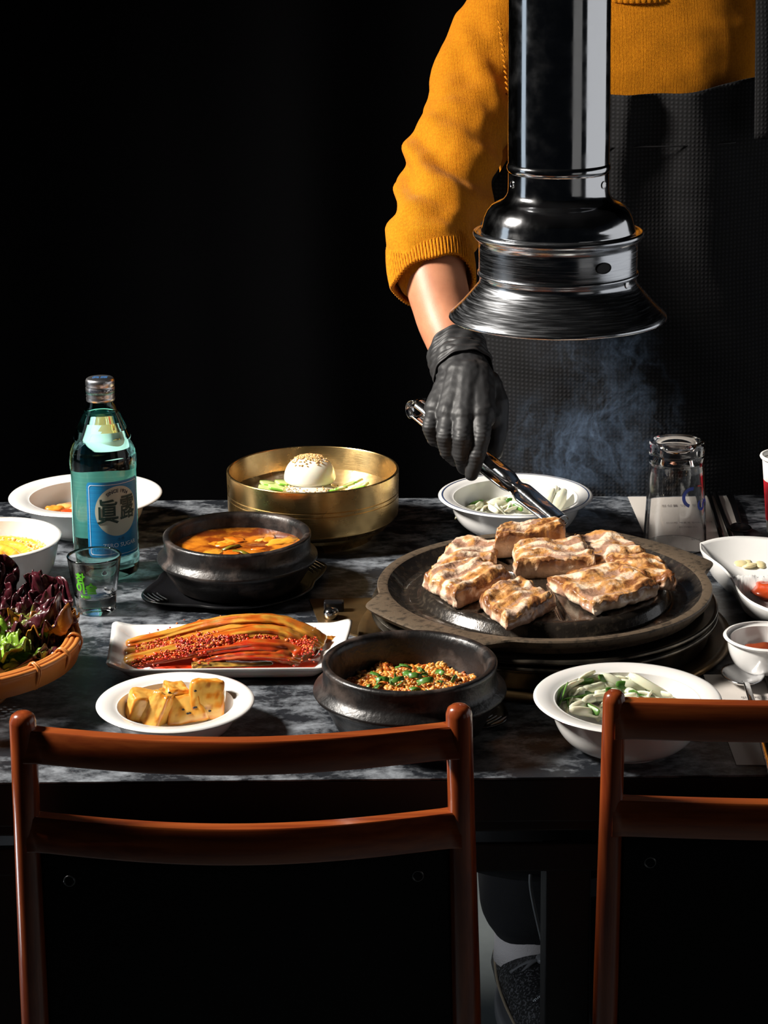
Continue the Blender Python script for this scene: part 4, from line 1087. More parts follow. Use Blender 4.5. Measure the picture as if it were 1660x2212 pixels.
for k_ in range(10):
    t_ = (k_+.7)/12; r = R*.36+(R*.64-.013)*(1-t_)**1.15; z = HB_-.018-(HB_-.021)*t_**.9
    pts = [(c.x+r*math.cos(2*PI*i/220), c.y+r*math.sin(2*PI*i/220), TZ+z+.0011*(-1)**i) for i in range(221)]
    b.tube(pts, .0016, 5, cap=False)
b.lathe([(0, .0), (R*.40, .0), (R*.41, .003), (0, .003)], 60, (c.x, c.y, TZ), cap=False)
o = b.build('weave', m_bamboo, bk); o['kind'] = 'stuff'
def leaf(label, px, py, z, L, W, rz, tilt, curl, seed, green, amber=0):
    L *= .95; W *= .92; tilt *= .50; z = .020+(z-.02)*.78; px -= 14
    q_ = Wz(px, py, TZ+z); nu, nv = 84, 64; vs = []; cc = []; fs = []
    R_ = Matrix.Rotation(rz, 3, 'Z') @ Matrix.Rotation(tilt, 3, 'Y')
    for i in range(nu+1):
        u = i/nu
        for j in range(nv+1):
            v = 2*j/nv-1
            wd = W*(.30+.70*math.sin(min(1, u*1.1)*PI*.62))*(1+.16*nz((u*4, v*1.2, seed), 1.4))
            if u > .80: wd *= math.sqrt(max(0.03, 1-((u-.80)/.203)**2))
            e = max(abs(v)**1.6, sm(.5, 1, u))
            ang = math.atan2(v, (u-.35)*1.6)
            x = L*(u-.4)*(1+.10*e*nz((math.cos(ang)*3, math.sin(ang)*3, seed), 1.5)); y = wd*v*(1-.20*abs(v))
            zz = .42*curl*((u-.4)**2*L*2.2+v*v*W*.9)
            zz += e*(.0050*math.sin(ang*13+seed+3*nz((u*3, v*2, seed), 1))+.0085*nz((u*5, v*4, seed), 1.1)+.0030*math.sin(ang*31+seed*2))
            zz += .0042*nz((u*9, v*7, seed+4), 1)+.0014*nz((u*26, v*20, seed+4), 1)
            rr_ = e*(.0045*nz((u*7, v*5, seed+9), 1.3)+.003*math.sin(ang*17+seed))
            x += rr_*math.cos(ang); y += rr_*math.sin(ang)
            p_ = R_ @ Vector((x, y, zz))+q_
            vs.append(p_)
            rib = 1-sm(.02, .10, abs(v))
            k_ = sm(.15, .7, e+.45*nz((u*5, v*4, seed), 1.3)+.15-green)
            col = mix((.22, .38, .035), (.055, .007, .012), k_); col = mix(col, (.48, .54, .16), rib*.7*(1-k_))
            col = mix(col, (.50, .20, .015), amber*sm(.2, .6, e)*sm(-.2, .3, nz((u*3, v*3, seed), 1)))
            cc.append(col)
    for i in range(nu):
        for j in range(nv):
            a = i*(nv+1)+j; fs.append((a, a+1, a+nv+2, a+nv+1))
    b = MB(); b.add(vs, fs, cc)
    return tag(b.build('lettuce_leaf', m_leaf, origin=q_, solid=.0007), label, 'lettuce', 'lettuce leaves in the basket')
LV = [('dark purple lettuce leaf standing highest at the back of the basket', 14, 1300, .075, .062, .030, 2.2, -1.15, .8, 1, -.35),
      ('dark lettuce leaf curling behind the tallest one at the back left', -30, 1318, .065, .07, .034, 1.2, -.7, .8, 2, -.3),
      ('small purple lettuce tip poking up near the back rim', 62, 1322, .058, .05, .02, .5, -.9, 1.2, 3, -.3),
      ('purple lettuce leaf leaning on the back right rim', 100, 1352, .050, .06, .026, .9, -.55, 1.0, 4, -.25),
      ('frilly purple lettuce leaf lying across the top of the pile', 30, 1352, .062, .085, .036, .15, -.2, .5, 5, -.05),
      ('lettuce leaf with an amber frill in the middle of the pile', 88, 1370, .055, .07, .032, -.3, -.25, .6, 6, .15, .9),
      ('red-brown lettuce leaf at the right end against the rim', 100, 1384, .045, .050, .026, -.15, -.1, .9, 7, -.2, .4),
      ('small lettuce leaf touching the right rim', 100, 1398, .040, .036, .018, -.2, -.3, 1.1, 8, -.05),
      ('bright green lettuce leaf at the front left of the pile', -8, 1395, .055, .085, .040, -1.2, .25, .6, 9, .75),
      ('yellow-green lettuce leaf at the front below the bright one', 14, 1422, .040, .08, .038, -.7, .35, .6, 10, .6),
      ('olive lettuce leaf folded along the front rim', 38, 1438, .033, .07, .032, -.35, .3, .7, 11, .35),
      ('shaded dark lettuce leaf under the right side of the pile', 58, 1405, .034, .066, .034, -.3, .2, .4, 12, 0)]
for a in LV: leaf(*a)
for i in range(8):
    leaf('lettuce leaves at the left of the pile, mostly out of the picture', -150+30*(i % 4), 1340+38*(i//4)+9*(i % 3), .045, .09, .04, i*1.1, -.2, .5, 20+i, .1 if i % 2 else -.2)

# ------------------------------------------------------------------ chairs
def chair(label, TL, TR, BL, BR, Yt, Yb, rad_px, sag, rails, riv):
    """posts from pixel ends on two depth planes; rails given as image rows"""
    tl = Wy(*TL, Yt); tr = Wy(*TR, Yt); bl = Wy(*BL, Yb); br = Wy(*BR, Yb)
    s_ = ppm(tl); r = rad_px/s_
    org = Vector(((tl.x+tr.x)/2, Yb, 0))
    o = thing('dining_chair', label, 'chair', org)
    def post(t, b0):
        foot = t+(b0-t)*((t.z)/(t.z-b0.z)); foot.z = 0
        P = [t+(foot-t)*q_ for q_ in (0, .004, .012, .03, .12, .3, .5, .75, 1)]
        P = [p_ if i else p_ for i, p_ in enumerate(P)]
        m = MB()
        rr_ = [.15*r, .55*r, .85*r, 1.0*r, 1.03*r, 1.16*r, 1.2*r, 1.1*r, .8*r]
        P[0] = t+Vector((0, 0, .0)); P[1] = t-Vector((0, 0, .0012)); P[2] = t-Vector((0, 0, .0035)); P[3] = t-Vector((0, 0, .008))
        m.tube(P, rr_, 28); m.build('post', m_wood_v, o)
        return t, foot
    pl = post(tl, bl); pr = post(tr, br)
    def onpost(pf, z): t, f_ = pf; return t+(f_-t)*((t.z-z)/t.z)
    for (ytop, hgt, dep) in rails:
        ztop = Wy(TL[0], ytop, Yt).z
        a = onpost(pl, ztop); e = onpost(pr, ztop); n = 40; vs = []
        m = MB(); th = .0125
        for i in range(n+1):
            t = i/n; s2 = sag*math.sin(PI*t)
            p = a+(e-a)*t
            fl = 1+.35*(math.exp(-(t/.02)**2)+math.exp(-((1-t)/.02)**2))
            prof_ = [(-1, -1), (-.9, -1.0), (.9, -1.0), (1, -1), (1, .86), (.86, 1), (-.86, 1), (-1, .86)]
            for (py_, pz_) in ((-1, -.9), (-.85, -1), (.85, -1), (1, -.9), (1, .9), (.85, 1), (-.85, 1), (-1, .9)):
                vs.append((p.x, p.y-s2+py_*th*.5*fl, ztop-hgt/2+pz_*hgt/2*(1+.1*(fl-1))))
        fs = [(i*8+k_, (i+1)*8+k_, (i+1)*8+(k_+1) % 8, i*8+(k_+1) % 8) for i in range(n) for k_ in range(8)]
        fs += [tuple(range(8)), tuple(reversed([n*8+k_ for k_ in range(8)]))]
        m.add(vs, fs); m.build('rail', m_wood, o, sharp=35)
        for pf, sg_ in ((pl, 1), (pr, -1)):
            c0 = onpost(pf, ztop-.008)
            m = MB(); m.ball(c0+Vector((sg_*r*.95, 0, 0)), .0085, (1, .9, 1), 14, 10); m.build('joint', m_wood_v, o)
    # upholstered back panel and seat
    z1 = Wy(TL[0], rails[1][0], Yt).z-rails[1][1]*.98; z0 = .44
    a = onpost(pl, z1); e = onpost(pr, z1); a0 = onpost(pl, z0); e0 = onpost(pr, z0)
    vs, fs = cubegrid(30, 2, 20); out = []
    for v in vs:
        u = (v[0]+1)/2; t = (v[2]+1)/2
        p = (a0*(1-u)+e0*u)*(1-t)+(a*(1-u)+e*u)*t
        x = p.x+(-v[0])*r*1.02
        out.append((x, p.y-sag*math.sin(PI*u)*(.5+.5*t)+v[1]*.008+.002, p.z))
    m = MB(); m.add(out, fs); m.build('back_panel', m_vinyl, o, bevel=.003)
    sx = (a0.x+e0.x)/2; hw = (e0.x-a0.x)/2
    vs, fs = cubegrid(24, 24, 6)
    m = MB(); out = []
    for v in vs:
        q_ = roundbox(v, 10); out.append((sx+q_[0]*(hw-.004), Yb+.205+q_[1]*.18, .45+q_[2]*.022*(1+.2*(1-v[0]**2)*(1-v[1]**2))))
    m.add(out, fs); m.build('seat', m_vinyl, o)
    for sxn in (-1, 1):
        m = MB(); m.tube([(sx+sxn*(hw-.02), Yb+.36, .43), (sx+sxn*(hw-.01), Yb+.37, 0)], [.014, .011], 18); m.build('leg', m_wood_v, o)
        m = MB(); m.tube([(sx+sxn*(hw-.0), Yb+.01, .40), (sx+sxn*(hw-.018), Yb+.36, .40)], .010, 12); m.build('side_rail', m_wood, o)
    for (px, py) in riv:
        rp = Wy(px, py, Yt); u = (rp.x-tl.x)/(tr.x-tl.x)
        yy = tl.y+(Yb-Yt)*.3-sag*math.sin(PI*max(0, min(1, u)))*.85-.0065
        rp = Wy(px, py, yy); m = MB()
        m.tube([(rp.x+.0042*math.cos(2*PI*i/20), rp.y, rp.z+.0042*math.sin(2*PI*i/20)) for i in range(21)], .0006, 6, cap=False)
        m.build('rivet', m_rivet, o)
    return o
chair('red-brown lacquered wooden chair with a black back panel, nearest at the left', (48, 1536), (992, 1520), (79, 2212), (1008, 2212), 1.548, 1.585, 29, .028, [(1573, .027, 0), (1770, .030, 0)], [(150, 1903), (903, 1892)])
chair('red-brown lacquered wooden chair cut by the right picture edge', (1328, 1490), (2290, 1474), (1308, 2212), (2260, 2212), 1.535, 1.560, 25, .012, [(1511, .030, 0), (1731, .030, 0)], [(1405, 1863)])

# ------------------------------------------------------------------ person
per = thing('person', 'person in a mustard sweater and black apron turning pork with tongs', 'person', (Wy(1330, 1000, 2.66).x, 2.66, 0))
def wy(x, y, Y): return Wy(x, y, Y)
cxT = Wy(1352, 300, 2.66).x
SH = Wy(1078, 40, 2.655); EL = Wy(955, 425, 2.47); WR = Wy(992, 775, 2.235)
SHr = Vector((2*cxT-SH.x+.01, 2.67, SH.z)); ELr = Vector((SHr.x+.06, 2.74, SHr.z-.27)); WRr = Vector((SHr.x+.05, 2.62, ELr.z-.22))
b = MB()
b.ball((cxT, 2.665, 1.16), .14, (1.05, .62, 1.35), 28, 18); b.ball((cxT, 2.67, .98), .13, (1.1, .68, 1.2), 28, 18); b.ball((cxT, 2.67, .84), .135, (1.15, .75, 1), 28, 18)
b.ball((cxT, 2.665, 1.24), .13, (1.0, .5, .6), 24, 14)
b.chain([SH+Vector((.05, 0.01, -.02)), Wy(1062, 90, 2.65), Wy(1012, 250, 2.58), Wy(960, 420, 2.47), Wy(937, 520, 2.385), Wy(940, 600, 2.325), Wy(962, 690, 2.292), Wy(982, 748, 2.262), Wy(1000, 800, 2.218)], [.04, .038, .036, .036, .038, .036, .0325, .0290, .024], 20)
b.chain([SHr-Vector((.05, 0, .01)), SHr, ELr, WRr], [.05, .048, .038, .026], 20)
b.ball(WRr-Vector((0, .02, .05)), .04, (.5, .8, 1.1))
for i in range(4): b.chain([WRr-Vector((0, .02-.018*i+.02, .08)), WRr-Vector((0, .03-.018*i+.02, .125)), WRr-Vector((.012, .035-.018*i+.02, .155))], [.009, .0085, .007])
b.chain([WRr-Vector((.0, .045, .03)), WRr-Vector((.01, .07, .07)), WRr-Vector((.02, .075, .095))], [.011, .0095, .008])
b.chain([(cxT, 2.66, 1.30), (cxT, 2.645, 1.40)], [.058, .052], 24)
b.ball((cxT, 2.62, 1.50), .085, (.88, 1.08, 1.32), 32, 22); b.ball((cxT, 2.595, 1.45), .06, (.85, .95, .8), 24, 16)
b.ball((cxT, 2.53, 1.485), .012, (.8, 1, 1.3)); b.ball((cxT-.078, 2.625, 1.49), .02, (.4, .9, 1.3)); b.ball((cxT+.078, 2.625, 1.49), .02, (.4, .9, 1.3))
lx = Wy(1113, 1950, 2.56).x
KN = Vector((lx+.012, 2.60, .46)); AN = Vector((lx+.012, 2.535, .10))
b.chain([(cxT-.08, 2.67, .82), KN, AN], [.082, .055, .034], 24)
b.chain([(cxT+.08, 2.67, .82), (cxT+.11, 2.66, .46), (cxT+.12, 2.68, .10)], [.082, .055, .034], 24)
body = voxel(b, 'body', m_skin, per, .006, 5)
b = MB()
b.ball((cxT, 2.635, 1.535), .093, (.9, 1.05, 1.2), 28, 18); 
voxel(b, 'hair', M('black_hair', (.01, .008, .007), .5, bump=.5, bscale=300, bstretch=(1, 1, .1)), per, .006, 2, lambda co, n_: co if not (co.y < 2.57 and co.z < 1.56) else Vector((co.x*1, 2.6, co.z)))
# face marks
for sx in (-1, 1):
    b = MB(); b.ball((cxT+sx*.03, 2.545, 1.505), .010, (1.3, .7, .7)); b.build('eye', m_navy, per)
b = MB(); b.ball((cxT, 2.548, 1.447), .012, (1.8, .6, .45)); b.build('mouth', M('lips', (.35, .1, .08), .5), per)
# sweater
def fold_fn(co, n_):
    p = co
    d = .0062*nz((p.x, p.y, p.z*.7), 15, 1)+.0036*nz((p.x+p.z*.6, p.y, p.z-p.x*.5), 34, 3)
    # creases radiating at the elbow and at the armpit
    e = math.exp(-((p-EL).length/.09)**2)
    d += .009*e*math.sin((p.x*.75+p.z*1.2)*105+2.5*nz(p, 9, 2))
    a = math.exp(-((p-(SH+Vector((.04, -.05, -.13)))).length/.10)**2)
    d += .0065*a*math.sin((p.x*1.2+p.z*.55)*95+2.0*nz(p, 8, 5))
    d *= 1-.65*sm(SH.x+.02, SH.x+.10, p.x)
    return co+n_*d
b = MB()
def ell(z, rx, ry, cy=2.665): return (z, rx, ry, cy)
secs = [ell(.86, .158, .115), ell(.95, .155, .112), ell(1.05, .158, .112), ell(1.15, .166, .113), ell(1.22, .172, .112), ell(1.27, .172, .104), ell(1.31, .158, .092), ell(1.345, .115, .078), ell(1.365, .075, .066)]
def loft(b, secs, cx, seg=48, cap=True, pw=2.4):
    vs = []; fs = []
    for (z, rx, ry, cy) in secs:
        for i in range(seg):
            t = 2*PI*i/seg; c_, s_ = math.cos(t), math.sin(t)
            vs.append((cx+rx*math.copysign(abs(c_)**(2/pw), c_), cy+ry*math.copysign(abs(s_)**(2/pw), s_), z))
    for k_ in range(len(secs)-1):
        for i in range(seg): fs.append((k_*seg+i, k_*seg+(i+1) % seg, (k_+1)*seg+(i+1) % seg, (k_+1)*seg+i))
    if cap: fs += [tuple(reversed(range(seg))), tuple((len(secs)-1)*seg+i for i in range(seg))]
    b.add(vs, fs)
loft(b, secs, cxT)
sl = [(1105, 30, 2.66, 100), (1062, 90, 2.65, 100), (1030, 170, 2.62, 98), (1012, 250, 2.58, 96), (990, 320, 2.53, 100), (968, 380, 2.49, 101), (955, 430, 2.46, 100), (942, 475, 2.42, 98), (930, 520, 2.38, 98), (922, 548, 2.355, 92), (926, 572, 2.34, 78)]
pts = [Wy(x, y, Y) for x, y, Y, r in sl]; rads = [r/ppm(p) for (x, y, Y, r), p in zip(sl, pts)]
b.chain(pts, rads, 26)
b.chain([SHr-Vector((.03, 0, 0)), SHr+Vector((0, 0, .0)), SHr*.5+ELr*.5+Vector((.01, 0, 0)), ELr, ELr*.6+WRr*.4], [.055, .060, .058, .054, .048], 22)
sweater = voxel(b, 'sweater', m_sweater, per, .0042, 5, fold_fn)
sweater['label'] = 'mustard-yellow knitted sweater with pushed-up sleeves'
# ribbed cuff: open ring sleeve end around the forearm
cpts = [Wy(928, 545, 2.362), Wy(932, 580, 2.34), Wy(938, 615, 2.318)]
ax = (cpts[2]-cpts[0]).normalized()
side = ax.cross(Vector((0, 0, 1))).normalized(); upn = side.cross(ax).normalized()
seg = 320; rows = 22; vs = []; fs = []
for k_ in range(rows+1):
    t = k_/rows
    for i in range(seg):
        a = 2*PI*i/seg; R0 = .0465+.0015*math.sin(t*PI)-.001*t
        R0 += .0011*math.cos(a*80)+.0016*math.sin(a*3+1)*t
        ln = .058*t+.006*t*math.sin(a*2+.6)+.003*t*math.sin(a*5)
        p = cpts[0]-ax*.006+ax*ln+side*(R0*math.cos(a)*1.0)+upn*(R0*math.sin(a)*.92)
        vs.append(p)
for k_ in range(rows):
    for i in range(seg): fs.append((k_*seg+i, k_*seg+(i+1) % seg, (k_+1)*seg+(i+1) % seg, (k_+1)*seg+i))
b = MB(); b.add(vs, fs); cu_ = b.build('cuff', m_sweater, sweater, solid=.003)
cu_['label'] = 'ribbed cuff pushed below the elbow'
# neck rib
nkz = Wy(1365, 8, 2.565).z
vs = []; fs = []; seg = 300
for k_ in range(7):
    t = k_/6
    for i in range(seg):
        a = 2*PI*i/seg; R0 = .078-.012*t+.0007*math.cos(a*75)
        vs.append((cxT+.004+R0*math.cos(a)*1.08, 2.645+R0*math.sin(a)*1.02, nkz+.0+.030*t+.030*(math.sin(a)+1)*.5))
for k_ in range(6):
    for i in range(seg): fs.append((k_*seg+i, k_*seg+(i+1) % seg, (k_+1)*seg+(i+1) % seg, (k_+1)*seg+i))
b = MB(); b.add(vs, fs); b.build('neck_rib', m_sweater, sweater, solid=.004)
# armhole seam stitches
b = MB()
for i in range(26):
    t = i/25; x = 1076+16*t+10*math.sin(t*2.5); y = 45+300*t
    h = Wy(x, y, 2.555)
    b.tube([h, Wy(x+7, y+8, 2.552)], .0011, 6)
b.build('seam_stitches', m_sweater, sweater)
# apron
def apron_front(x, z):
    """depth of the apron surface in front of the torso"""
    dx = (x-cxT)/.2
    y = 2.548+.075*abs(dx)**2.6
    if z < 1.0: y -= .02*sm(1.0, .85, z)
    y += .006*nz((x*1.2, z*.4, 1), 9)+.003*nz((x+z*.5, z, 3), 26)
    return y
vs = []; fs = []; nu, nv = 90, 150
zb = Wy(1400, 203, 2.54).z
for j in range(nv+1):
    t = j/nv; z = .42+(zb-.42)*t
    hw = .19 if z < 1.03 else .19-.062*sm(1.03, zb, z)
    hwr = .19 if z < 1.03 else .19-.045*sm(1.03, zb, z)
    for i in range(nu+1):
        u = 2*i/nu-1; x = cxT+.006+u*(hw if u < 0 else hwr)
        dipz = 0
        if t > .9: dipz = .016*sm(.25, 1.0, abs(u))*sm(.9, 1, t)
        f_ = .010*sm(.55, 1, t)*(math.exp(-((u+.15)/.10)**2)+math.exp(-((u-.45)/.16)**2)-.6*math.exp(-((u-.15)/.12)**2))
        vs.append((x, apron_front(x, z)-.010-f_, z+dipz))
for j in range(nv):
    for i in range(nu): fs.append((j*(nu+1)+i, j*(nu+1)+i+1, (j+1)*(nu+1)+i+1, (j+1)*(nu+1)+i))
b = MB(); b.add(vs, fs); ap = b.build('apron', m_apron, per, solid=.0025)
ap['label'] = 'black waffle-weave apron with a wide bib'
for px0, px1, sgn in ((1632, 1700, 1), (1092, 1040, -1)):
    b = MB(); vs = []; n = 30
    for i in range(n+1):
        t = i/n; y = 300-425*t
        for px in (px0+4*t*sgn, px1+4*t*sgn):
            p = Wy(px, y, 2.528+.06*t*t+(0.02 if px > 1660 or px < 1070 else 0)); vs.append(p)
    fs = [(2*i, 2*i+1, 2*i+3, 2*i+2) for i in range(n)]
    b.add(vs, fs)
    if sgn > 0: b.build('strap', m_apron, ap, solid=.003)
zs = Wy(1400, 318, 2.53).z
b = MB(); b.tube([(cxT+x, apron_front(cxT+x, zs)-.016, zs+.004*x*40*abs(x)) for x in [-.12+.01*i for i in range(25)]], .0009, 6); b.build('pocket_seam', m_black, ap)
# trousers
b = MB(); hem = Wy(1100, 2016, 2.535).z
b.chain([(cxT-.08, 2.68, .84), KN, Vector((AN.x+.003, AN.y+.006, hem+.045))], [.098, .076, .063], 24)
b.chain([(cxT+.08, 2.68, .84), (cxT+.11, 2.67, .46), (cxT+.12, 2.69, .16)], [.098, .072, .056], 24)
b.ball((cxT, 2.68, .86), .14, (1.2, .8, .8), 24, 16)
voxel(b, 'trousers', m_trouser, per, .006, 4, lambda co, n_: Vector((*(co+n_*(.004*nz(co, 14)+.003*nz(co, 30))).xy, max(co.z, hem+.012*(co.x-AN.x)*8))))
def shoe(an, rot, name_sock=True):
    R_ = Matrix.Rotation(rot, 3, 'Z')
    def T(x, y, z): v = R_ @ Vector((x, y, 0)); return Vector((an.x+v.x, an.y+v.y, z))
    b = MB(); b.tube([T(0, 0, .075), T(0, 0, .10), T(0, 0, .13), T(0, .003, .17)], [.042, .040, .041, .044], 28); s1 = b.build('sock', m_sock, per)
    b = MB()
    b.chain([T(0, .035, .050), T(0, 0, .056), T(0, -.06, .056), T(0, -.12, .044), T(0, -.17, .036), T(0, -.195, .034)], [.036, .042, .044, .042, .036, .030], 24)
    b.chain([T(0, .03, .068), T(0, -.01, .066)], [.030, .040], 20)
    def fn(co, n_): co.z = max(co.z, .018); return co
    sh = voxel(b, 'shoe', m_shoe, per, .0035, 4, fn)
    b = MB(); P = []
    for i in range(48):
        t = 2*PI*i/48; y = -.078+.142*math.sin(t); w_ = (.044+.006*math.sin(t*1-1.4))*math.cos(t); v = T(w_, y, 0); P.append((v.x, v.y))
    b.prism(P, 0, .024); b.build('sole', m_shoe2, sh, bevel=.006)
    b = MB()
    for k_ in range(5):
        y = -.050-.022*k_; z = .100-.010*k_
        b.tube(spline([T(-.034, y, z-.016), T(-.01, y-.006, z-.001), T(.01, y-.012, z-.001), T(.030, y-.016, z-.018)], 12), .0024, 8)
        b.tube(spline([T(.030, y, z-.016), T(.01, y-.006, z), T(-.01, y-.012, z), T(-.030, y-.016, z-.018)], 12), .0024, 8)
    b.build('lace', M('lace', (.14, .14, .15), .5), sh)
    b = MB(); b.ball(T(.008, -.058, .102), .012, (.9, .9, .5), 16, 10); b.build('lace_dial', m_shoe2, sh)
    def on_toe(x, y): a = x/.045; return T(.046*math.sin(a)+.004, -.118+y, .044+.046*math.cos(a))
    text_mesh('que de champion', .0085, 'lettering', m_wprint, sh, on_toe, step=.002)
    b = MB()
    for sx in (-1, 1):
        b.tube(spline([T(sx*.036, .02, .078), T(sx*.043, -.02, .06), T(sx*.045, -.07, .05), T(sx*.041, -.12, .04)], 16), .0022, 8, flat=.6)
    b.build('trim', M('tan_piping', (.35, .28, .2), .5), sh)
shoe(AN, math.radians(12)); shoe(Vector((cxT+.12, 2.68, .1)), math.radians(-14))

# ------------------------------------------------------------------ tongs
TA = Wy(902, 882, 2.222); TB = Wy(1212, 1130, 2.060)
tg = thing('tongs', 'long stainless tongs gripping a slice of pork', 'tongs', (TA+TB)/2)
d = (TB-TA).normalized(); L = (TB-TA).length
sd = d.cross(Vector((0, 0, 1))).normalized(); un = sd.cross(d).normalized()
def arm(sgn):
    """one channel-section arm"""
    n = 60; vs = []; fs = []; ths = [math.radians(a) for a in range(-75, 76, 15)]
    for i in range(n+1):
        t = i/n; gap = .0055-.0035*t+.0015*math.sin(t*PI)
        w_ = .0094 if t < .66 else .0094-.0026*math.exp(-((t-.70)/.035)**2)
        if t > .74: w_ = .0100
        dent = 0
        for c0 in (.56, .86): dent += .0012*math.exp(-((t-c0)/.045)**4)
        hgt = .0062*(1-.75*math.exp(-((t-.70)/.03)**2))
        for a in ths:
            x = w_*math.sin(a)/math.sin(math.radians(75)); h = hgt*(math.cos(a)-.26)/.74
            if abs(a) < .5: h -= dent*(1-(a/.5)**2)*1.3
            vs.append(TA+d*(L*t)+un*(sgn*(gap+h))+sd*x)
    m_ = len(ths)
    for i in range(n):
        for k_ in range(m_-1): fs.append((i*m_+k_, i*m_+k_+1, (i+1)*m_+k_+1, (i+1)*m_+k_))
    b = MB(); b.add(vs, fs); b.build('arm', m_chrome, tg, solid=.0009)
arm(1); arm(-1)
b = MB(); vs = []; fs = []
for i in range(17):
    a = PI/2+PI*i/16
    for k_ in (-1, 1): vs.append(TA+d*(.010*math.cos(a)+.001)+un*(.0105*math.sin(a))+sd*(.0090*k_))
for i in range(16): fs.append((2*i, 2*i+1, 2*i+3, 2*i+2))
b.add(vs, fs); b.build('end_loop', m_chrome, tg, solid=.001)
# ------------------------------------------------------------------ glove
b = MB()
def G(x, y, Y): return Wy(x, y, Y)
# palm / back of the hand
b.chain([G(995, 778, 2.232), G(1003, 815, 2.212), G(1010, 850, 2.195)], [.0285, .031, .032], 22)
for (x0, y0, x1, y1, Y0, Y1, r0_, r1_) in ((985, 812, 946, 884, 2.205, 2.172, .018, .0150), (998, 812, 972, 895, 2.195, 2.158, .019, .0150), (1012, 812, 1003, 900, 2.192, 2.150, .019, .0155), (1030, 815, 1040, 898, 2.195, 2.152, .019, .0160)):
    b.capsule(G(x0, y0, Y0), G(x1, y1, Y1), r0_, r1_)
b.chain([G(1045, 840, 2.205), G(1068, 872, 2.195), G(1074, 925, 2.185), G(1066, 975, 2.170)], [.022, .0165, .0125, .0105])
b.capsule(G(1035, 850, 2.20), G(1062, 905, 2.185), .020, .014)
fing = [
 [(1040, 898, 2.150, .0118), (1041, 940, 2.132, .0098), (1031, 985, 2.125, .0090), (1019, 1024, 2.128, .0074)],      # index
 [(1003, 902, 2.148, .0115), (999, 948, 2.128, .0100), (997, 985, 2.130, .0088), (1003, 1010, 2.142, .0076)],        # middle
 [(972, 898, 2.158, .0112), (962, 944, 2.138, .0098), (968, 975, 2.140, .0088), (983, 992, 2.152, .0076)],          # ring
 [(944, 886, 2.172, .0110), (930, 922, 2.155, .0092), (940, 948, 2.158, .0084), (958, 958, 2.168, .0072)],           # little
]
for f_ in fing: b.chain([G(x, y, Y) for x, y, Y, r in f_], [r for x, y, Y, r in f_], 18)
def glove_fn(co, n_):
    w0 = math.exp(-((co-G(993, 782, 2.23)).length/.030)**2)
    dd_ = .0022*w0*math.sin(co.z*520+8*nz(co, 30, 2))+.0011*w0*nz(co, 160)
    kn = .0006*nz(co, 130, 3)
    for f_ in fing:
        for k_ in (1, 2):
            x, y, Y, r = f_[k_]; q_ = G(x, y, Y); l = (co-q_).length
            if l < r*1.7: dd_ += .0005*math.sin((co.z-q_.z)*1500)*(1-l/(r*1.7))
    return co+n_*(dd_+kn)
gl = voxel(b, 'glove', m_glove, per, .0012, 7, glove_fn)
gl['label'] = 'black nitrile glove gripping the tongs'
# glove wrist: loose rolled cuff with folds
c0 = G(1000, 800, 2.218); c1 = G(982, 748, 2.262); axg = (c1-c0).normalized(); sdg = axg.cross(Vector((0, -1, 0))).normalized(); upg = sdg.cross(axg).normalized()
vs = []; fs = []; seg = 96; rows = 40
for k_ in range(rows+1):
    t = k_/rows
    for i in range(seg):
        a = 2*PI*i/seg; R0 = .0325-.001*t+.0012*math.sin(t*31+2.2*math.sin(a+1)+3*nz((math.cos(a), math.sin(a), t*2), 1.2))*sm(0, .15, t)
        R0 += .0007*math.sin(a*9+t*9)+(.0010 if t > .96 else 0)
        ln = .042*t*(1+.14*math.sin(a+.4))-.006
        vs.append(c0+axg*ln+sdg*(R0*1.0*math.cos(a))+upg*(R0*.92*math.sin(a)))
for k_ in range(rows):
    for i in range(seg): fs.append((k_*seg+i, k_*seg+(i+1) % seg, (k_+1)*seg+(i+1) % seg, (k_+1)*seg+i))
b = MB(); b.add(vs, fs); b.build('glove_cuff', m_glove, gl, solid=.0012)

# ------------------------------------------------------------------ smoke (a real volume rising from the pan)
mv = bpy.data.materials.new('smoke'); mv.use_nodes = True; nt = mv.node_tree; N = nt.nodes; L_ = nt.links
N.remove(N['Principled BSDF'])
pv = N.new('ShaderNodeVolumePrincipled'); pv.inputs['Color'].default_value = (.45, .66, 1, 1); pv.inputs['Anisotropy'].default_value = .1  # the blue is the smoke's own scattering colour
tc = N.new('ShaderNodeTexCoord')
nw = N.new('ShaderNodeTexNoise'); nw.inputs['Scale'].default_value = 9; nw.inputs['Detail'].default_value = 4
L_.new(tc.outputs['Object'], nw.inputs['Vector'])
vm = N.new('ShaderNodeVectorMath'); vm.operation = 'MULTIPLY_ADD'; vm.inputs[1].default_value = (.16, .16, .16)
L_.new(nw.outputs['Color'], vm.inputs[0]); L_.new(tc.outputs['Object'], vm.inputs[2])
mp = N.new('ShaderNodeMapping'); mp.inputs['Scale'].default_value = (1.5, 1.5, .8); L_.new(vm.outputs[0], mp.inputs[0])
n1 = N.new('ShaderNodeTexNoise'); n1.inputs['Scale'].default_value = 20; n1.inputs['Detail'].default_value = 8; n1.inputs['Roughness'].default_value = .6
L_.new(mp.outputs[0], n1.inputs['Vector'])
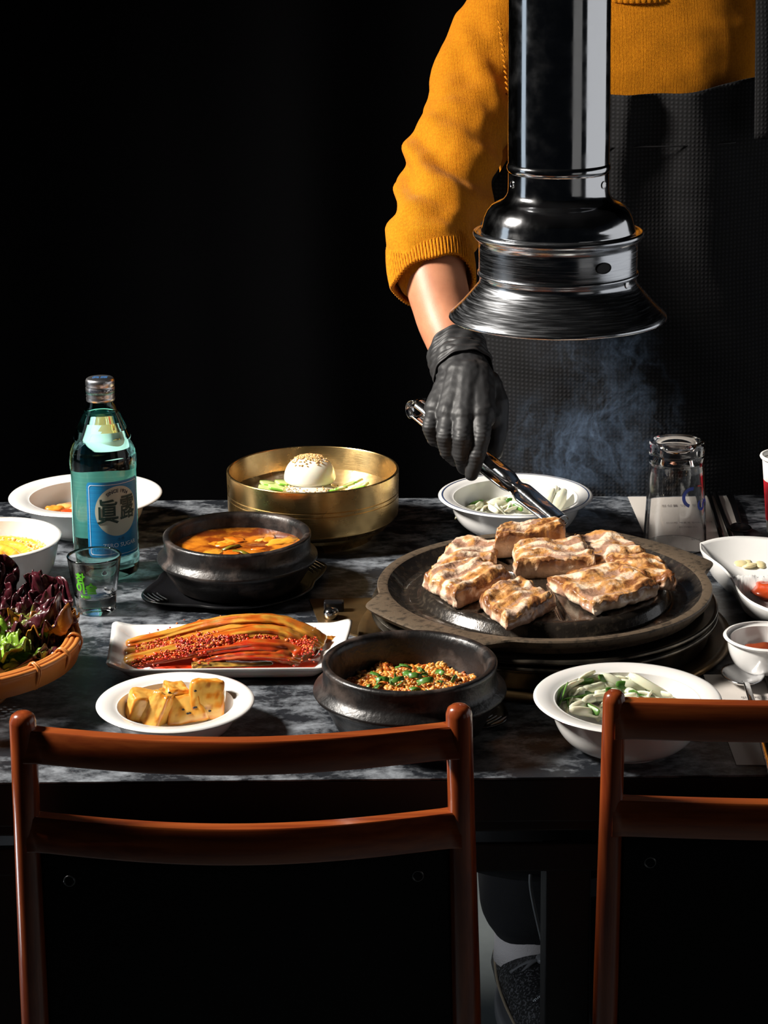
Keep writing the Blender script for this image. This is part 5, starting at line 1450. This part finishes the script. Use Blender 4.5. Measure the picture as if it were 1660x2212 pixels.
# ridged: 1-|2n-1| gives wisps
a1 = N.new('ShaderNodeMath'); a1.operation = 'SUBTRACT'; a1.inputs[1].default_value = .5; L_.new(n1.outputs[0], a1.inputs[0])
a2 = N.new('ShaderNodeMath'); a2.operation = 'ABSOLUTE'; L_.new(a1.outputs[0], a2.inputs[0])
a3 = N.new('ShaderNodeMapRange'); a3.inputs[1].default_value = .032; a3.inputs[2].default_value = 0; L_.new(a2.outputs[0], a3.inputs[0])
a4 = N.new('ShaderNodeMath'); a4.operation = 'POWER'; a4.inputs[1].default_value = 1.6; L_.new(a3.outputs[0], a4.inputs[0])
n2 = N.new('ShaderNodeTexNoise'); n2.inputs['Scale'].default_value = 8; n2.inputs['Detail'].default_value = 2; L_.new(tc.outputs['Object'], n2.inputs['Vector'])
r2 = N.new('ShaderNodeMapRange'); r2.inputs[1].default_value = .44; r2.inputs[2].default_value = .68; L_.new(n2.outputs[0], r2.inputs[0])
m1 = N.new('ShaderNodeMath'); m1.operation = 'MULTIPLY'; L_.new(a4.outputs[0], m1.inputs[0]); L_.new(r2.outputs[0], m1.inputs[1])
ge = N.new('ShaderNodeVectorMath'); ge.operation = 'LENGTH'
mp2 = N.new('ShaderNodeMapping'); mp2.inputs['Scale'].default_value = (1/.10, 1/.075, 1/.135)
L_.new(tc.outputs['Object'], mp2.inputs[0]); L_.new(mp2.outputs[0], ge.inputs[0])
r3 = N.new('ShaderNodeMapRange'); r3.inputs[1].default_value = 1.0; r3.inputs[2].default_value = .35; r3.inputs[3].default_value = 0; r3.inputs[4].default_value = 1
L_.new(ge.outputs[1], r3.inputs[0])
m2 = N.new('ShaderNodeMath'); m2.operation = 'MULTIPLY'; L_.new(m1.outputs[0], m2.inputs[0]); L_.new(r3.outputs[0], m2.inputs[1])
m3 = N.new('ShaderNodeMath'); m3.operation = 'MULTIPLY'; m3.inputs[1].default_value = 17; L_.new(m2.outputs[0], m3.inputs[0])
L_.new(m3.outputs[0], pv.inputs['Density'])
L_.new(pv.outputs[0], N['Material Output'].inputs['Volume'])
sc_ = Wy(1275, 905, 2.12)
b = MB(); b.ball(sc_, 1, (.101, .076, .136), 32, 24)
o = b.build('smoke', mv, origin=sc_)
tag(o, 'bluish wisps of smoke curling up from the grill to the hood', 'smoke', kind='stuff')
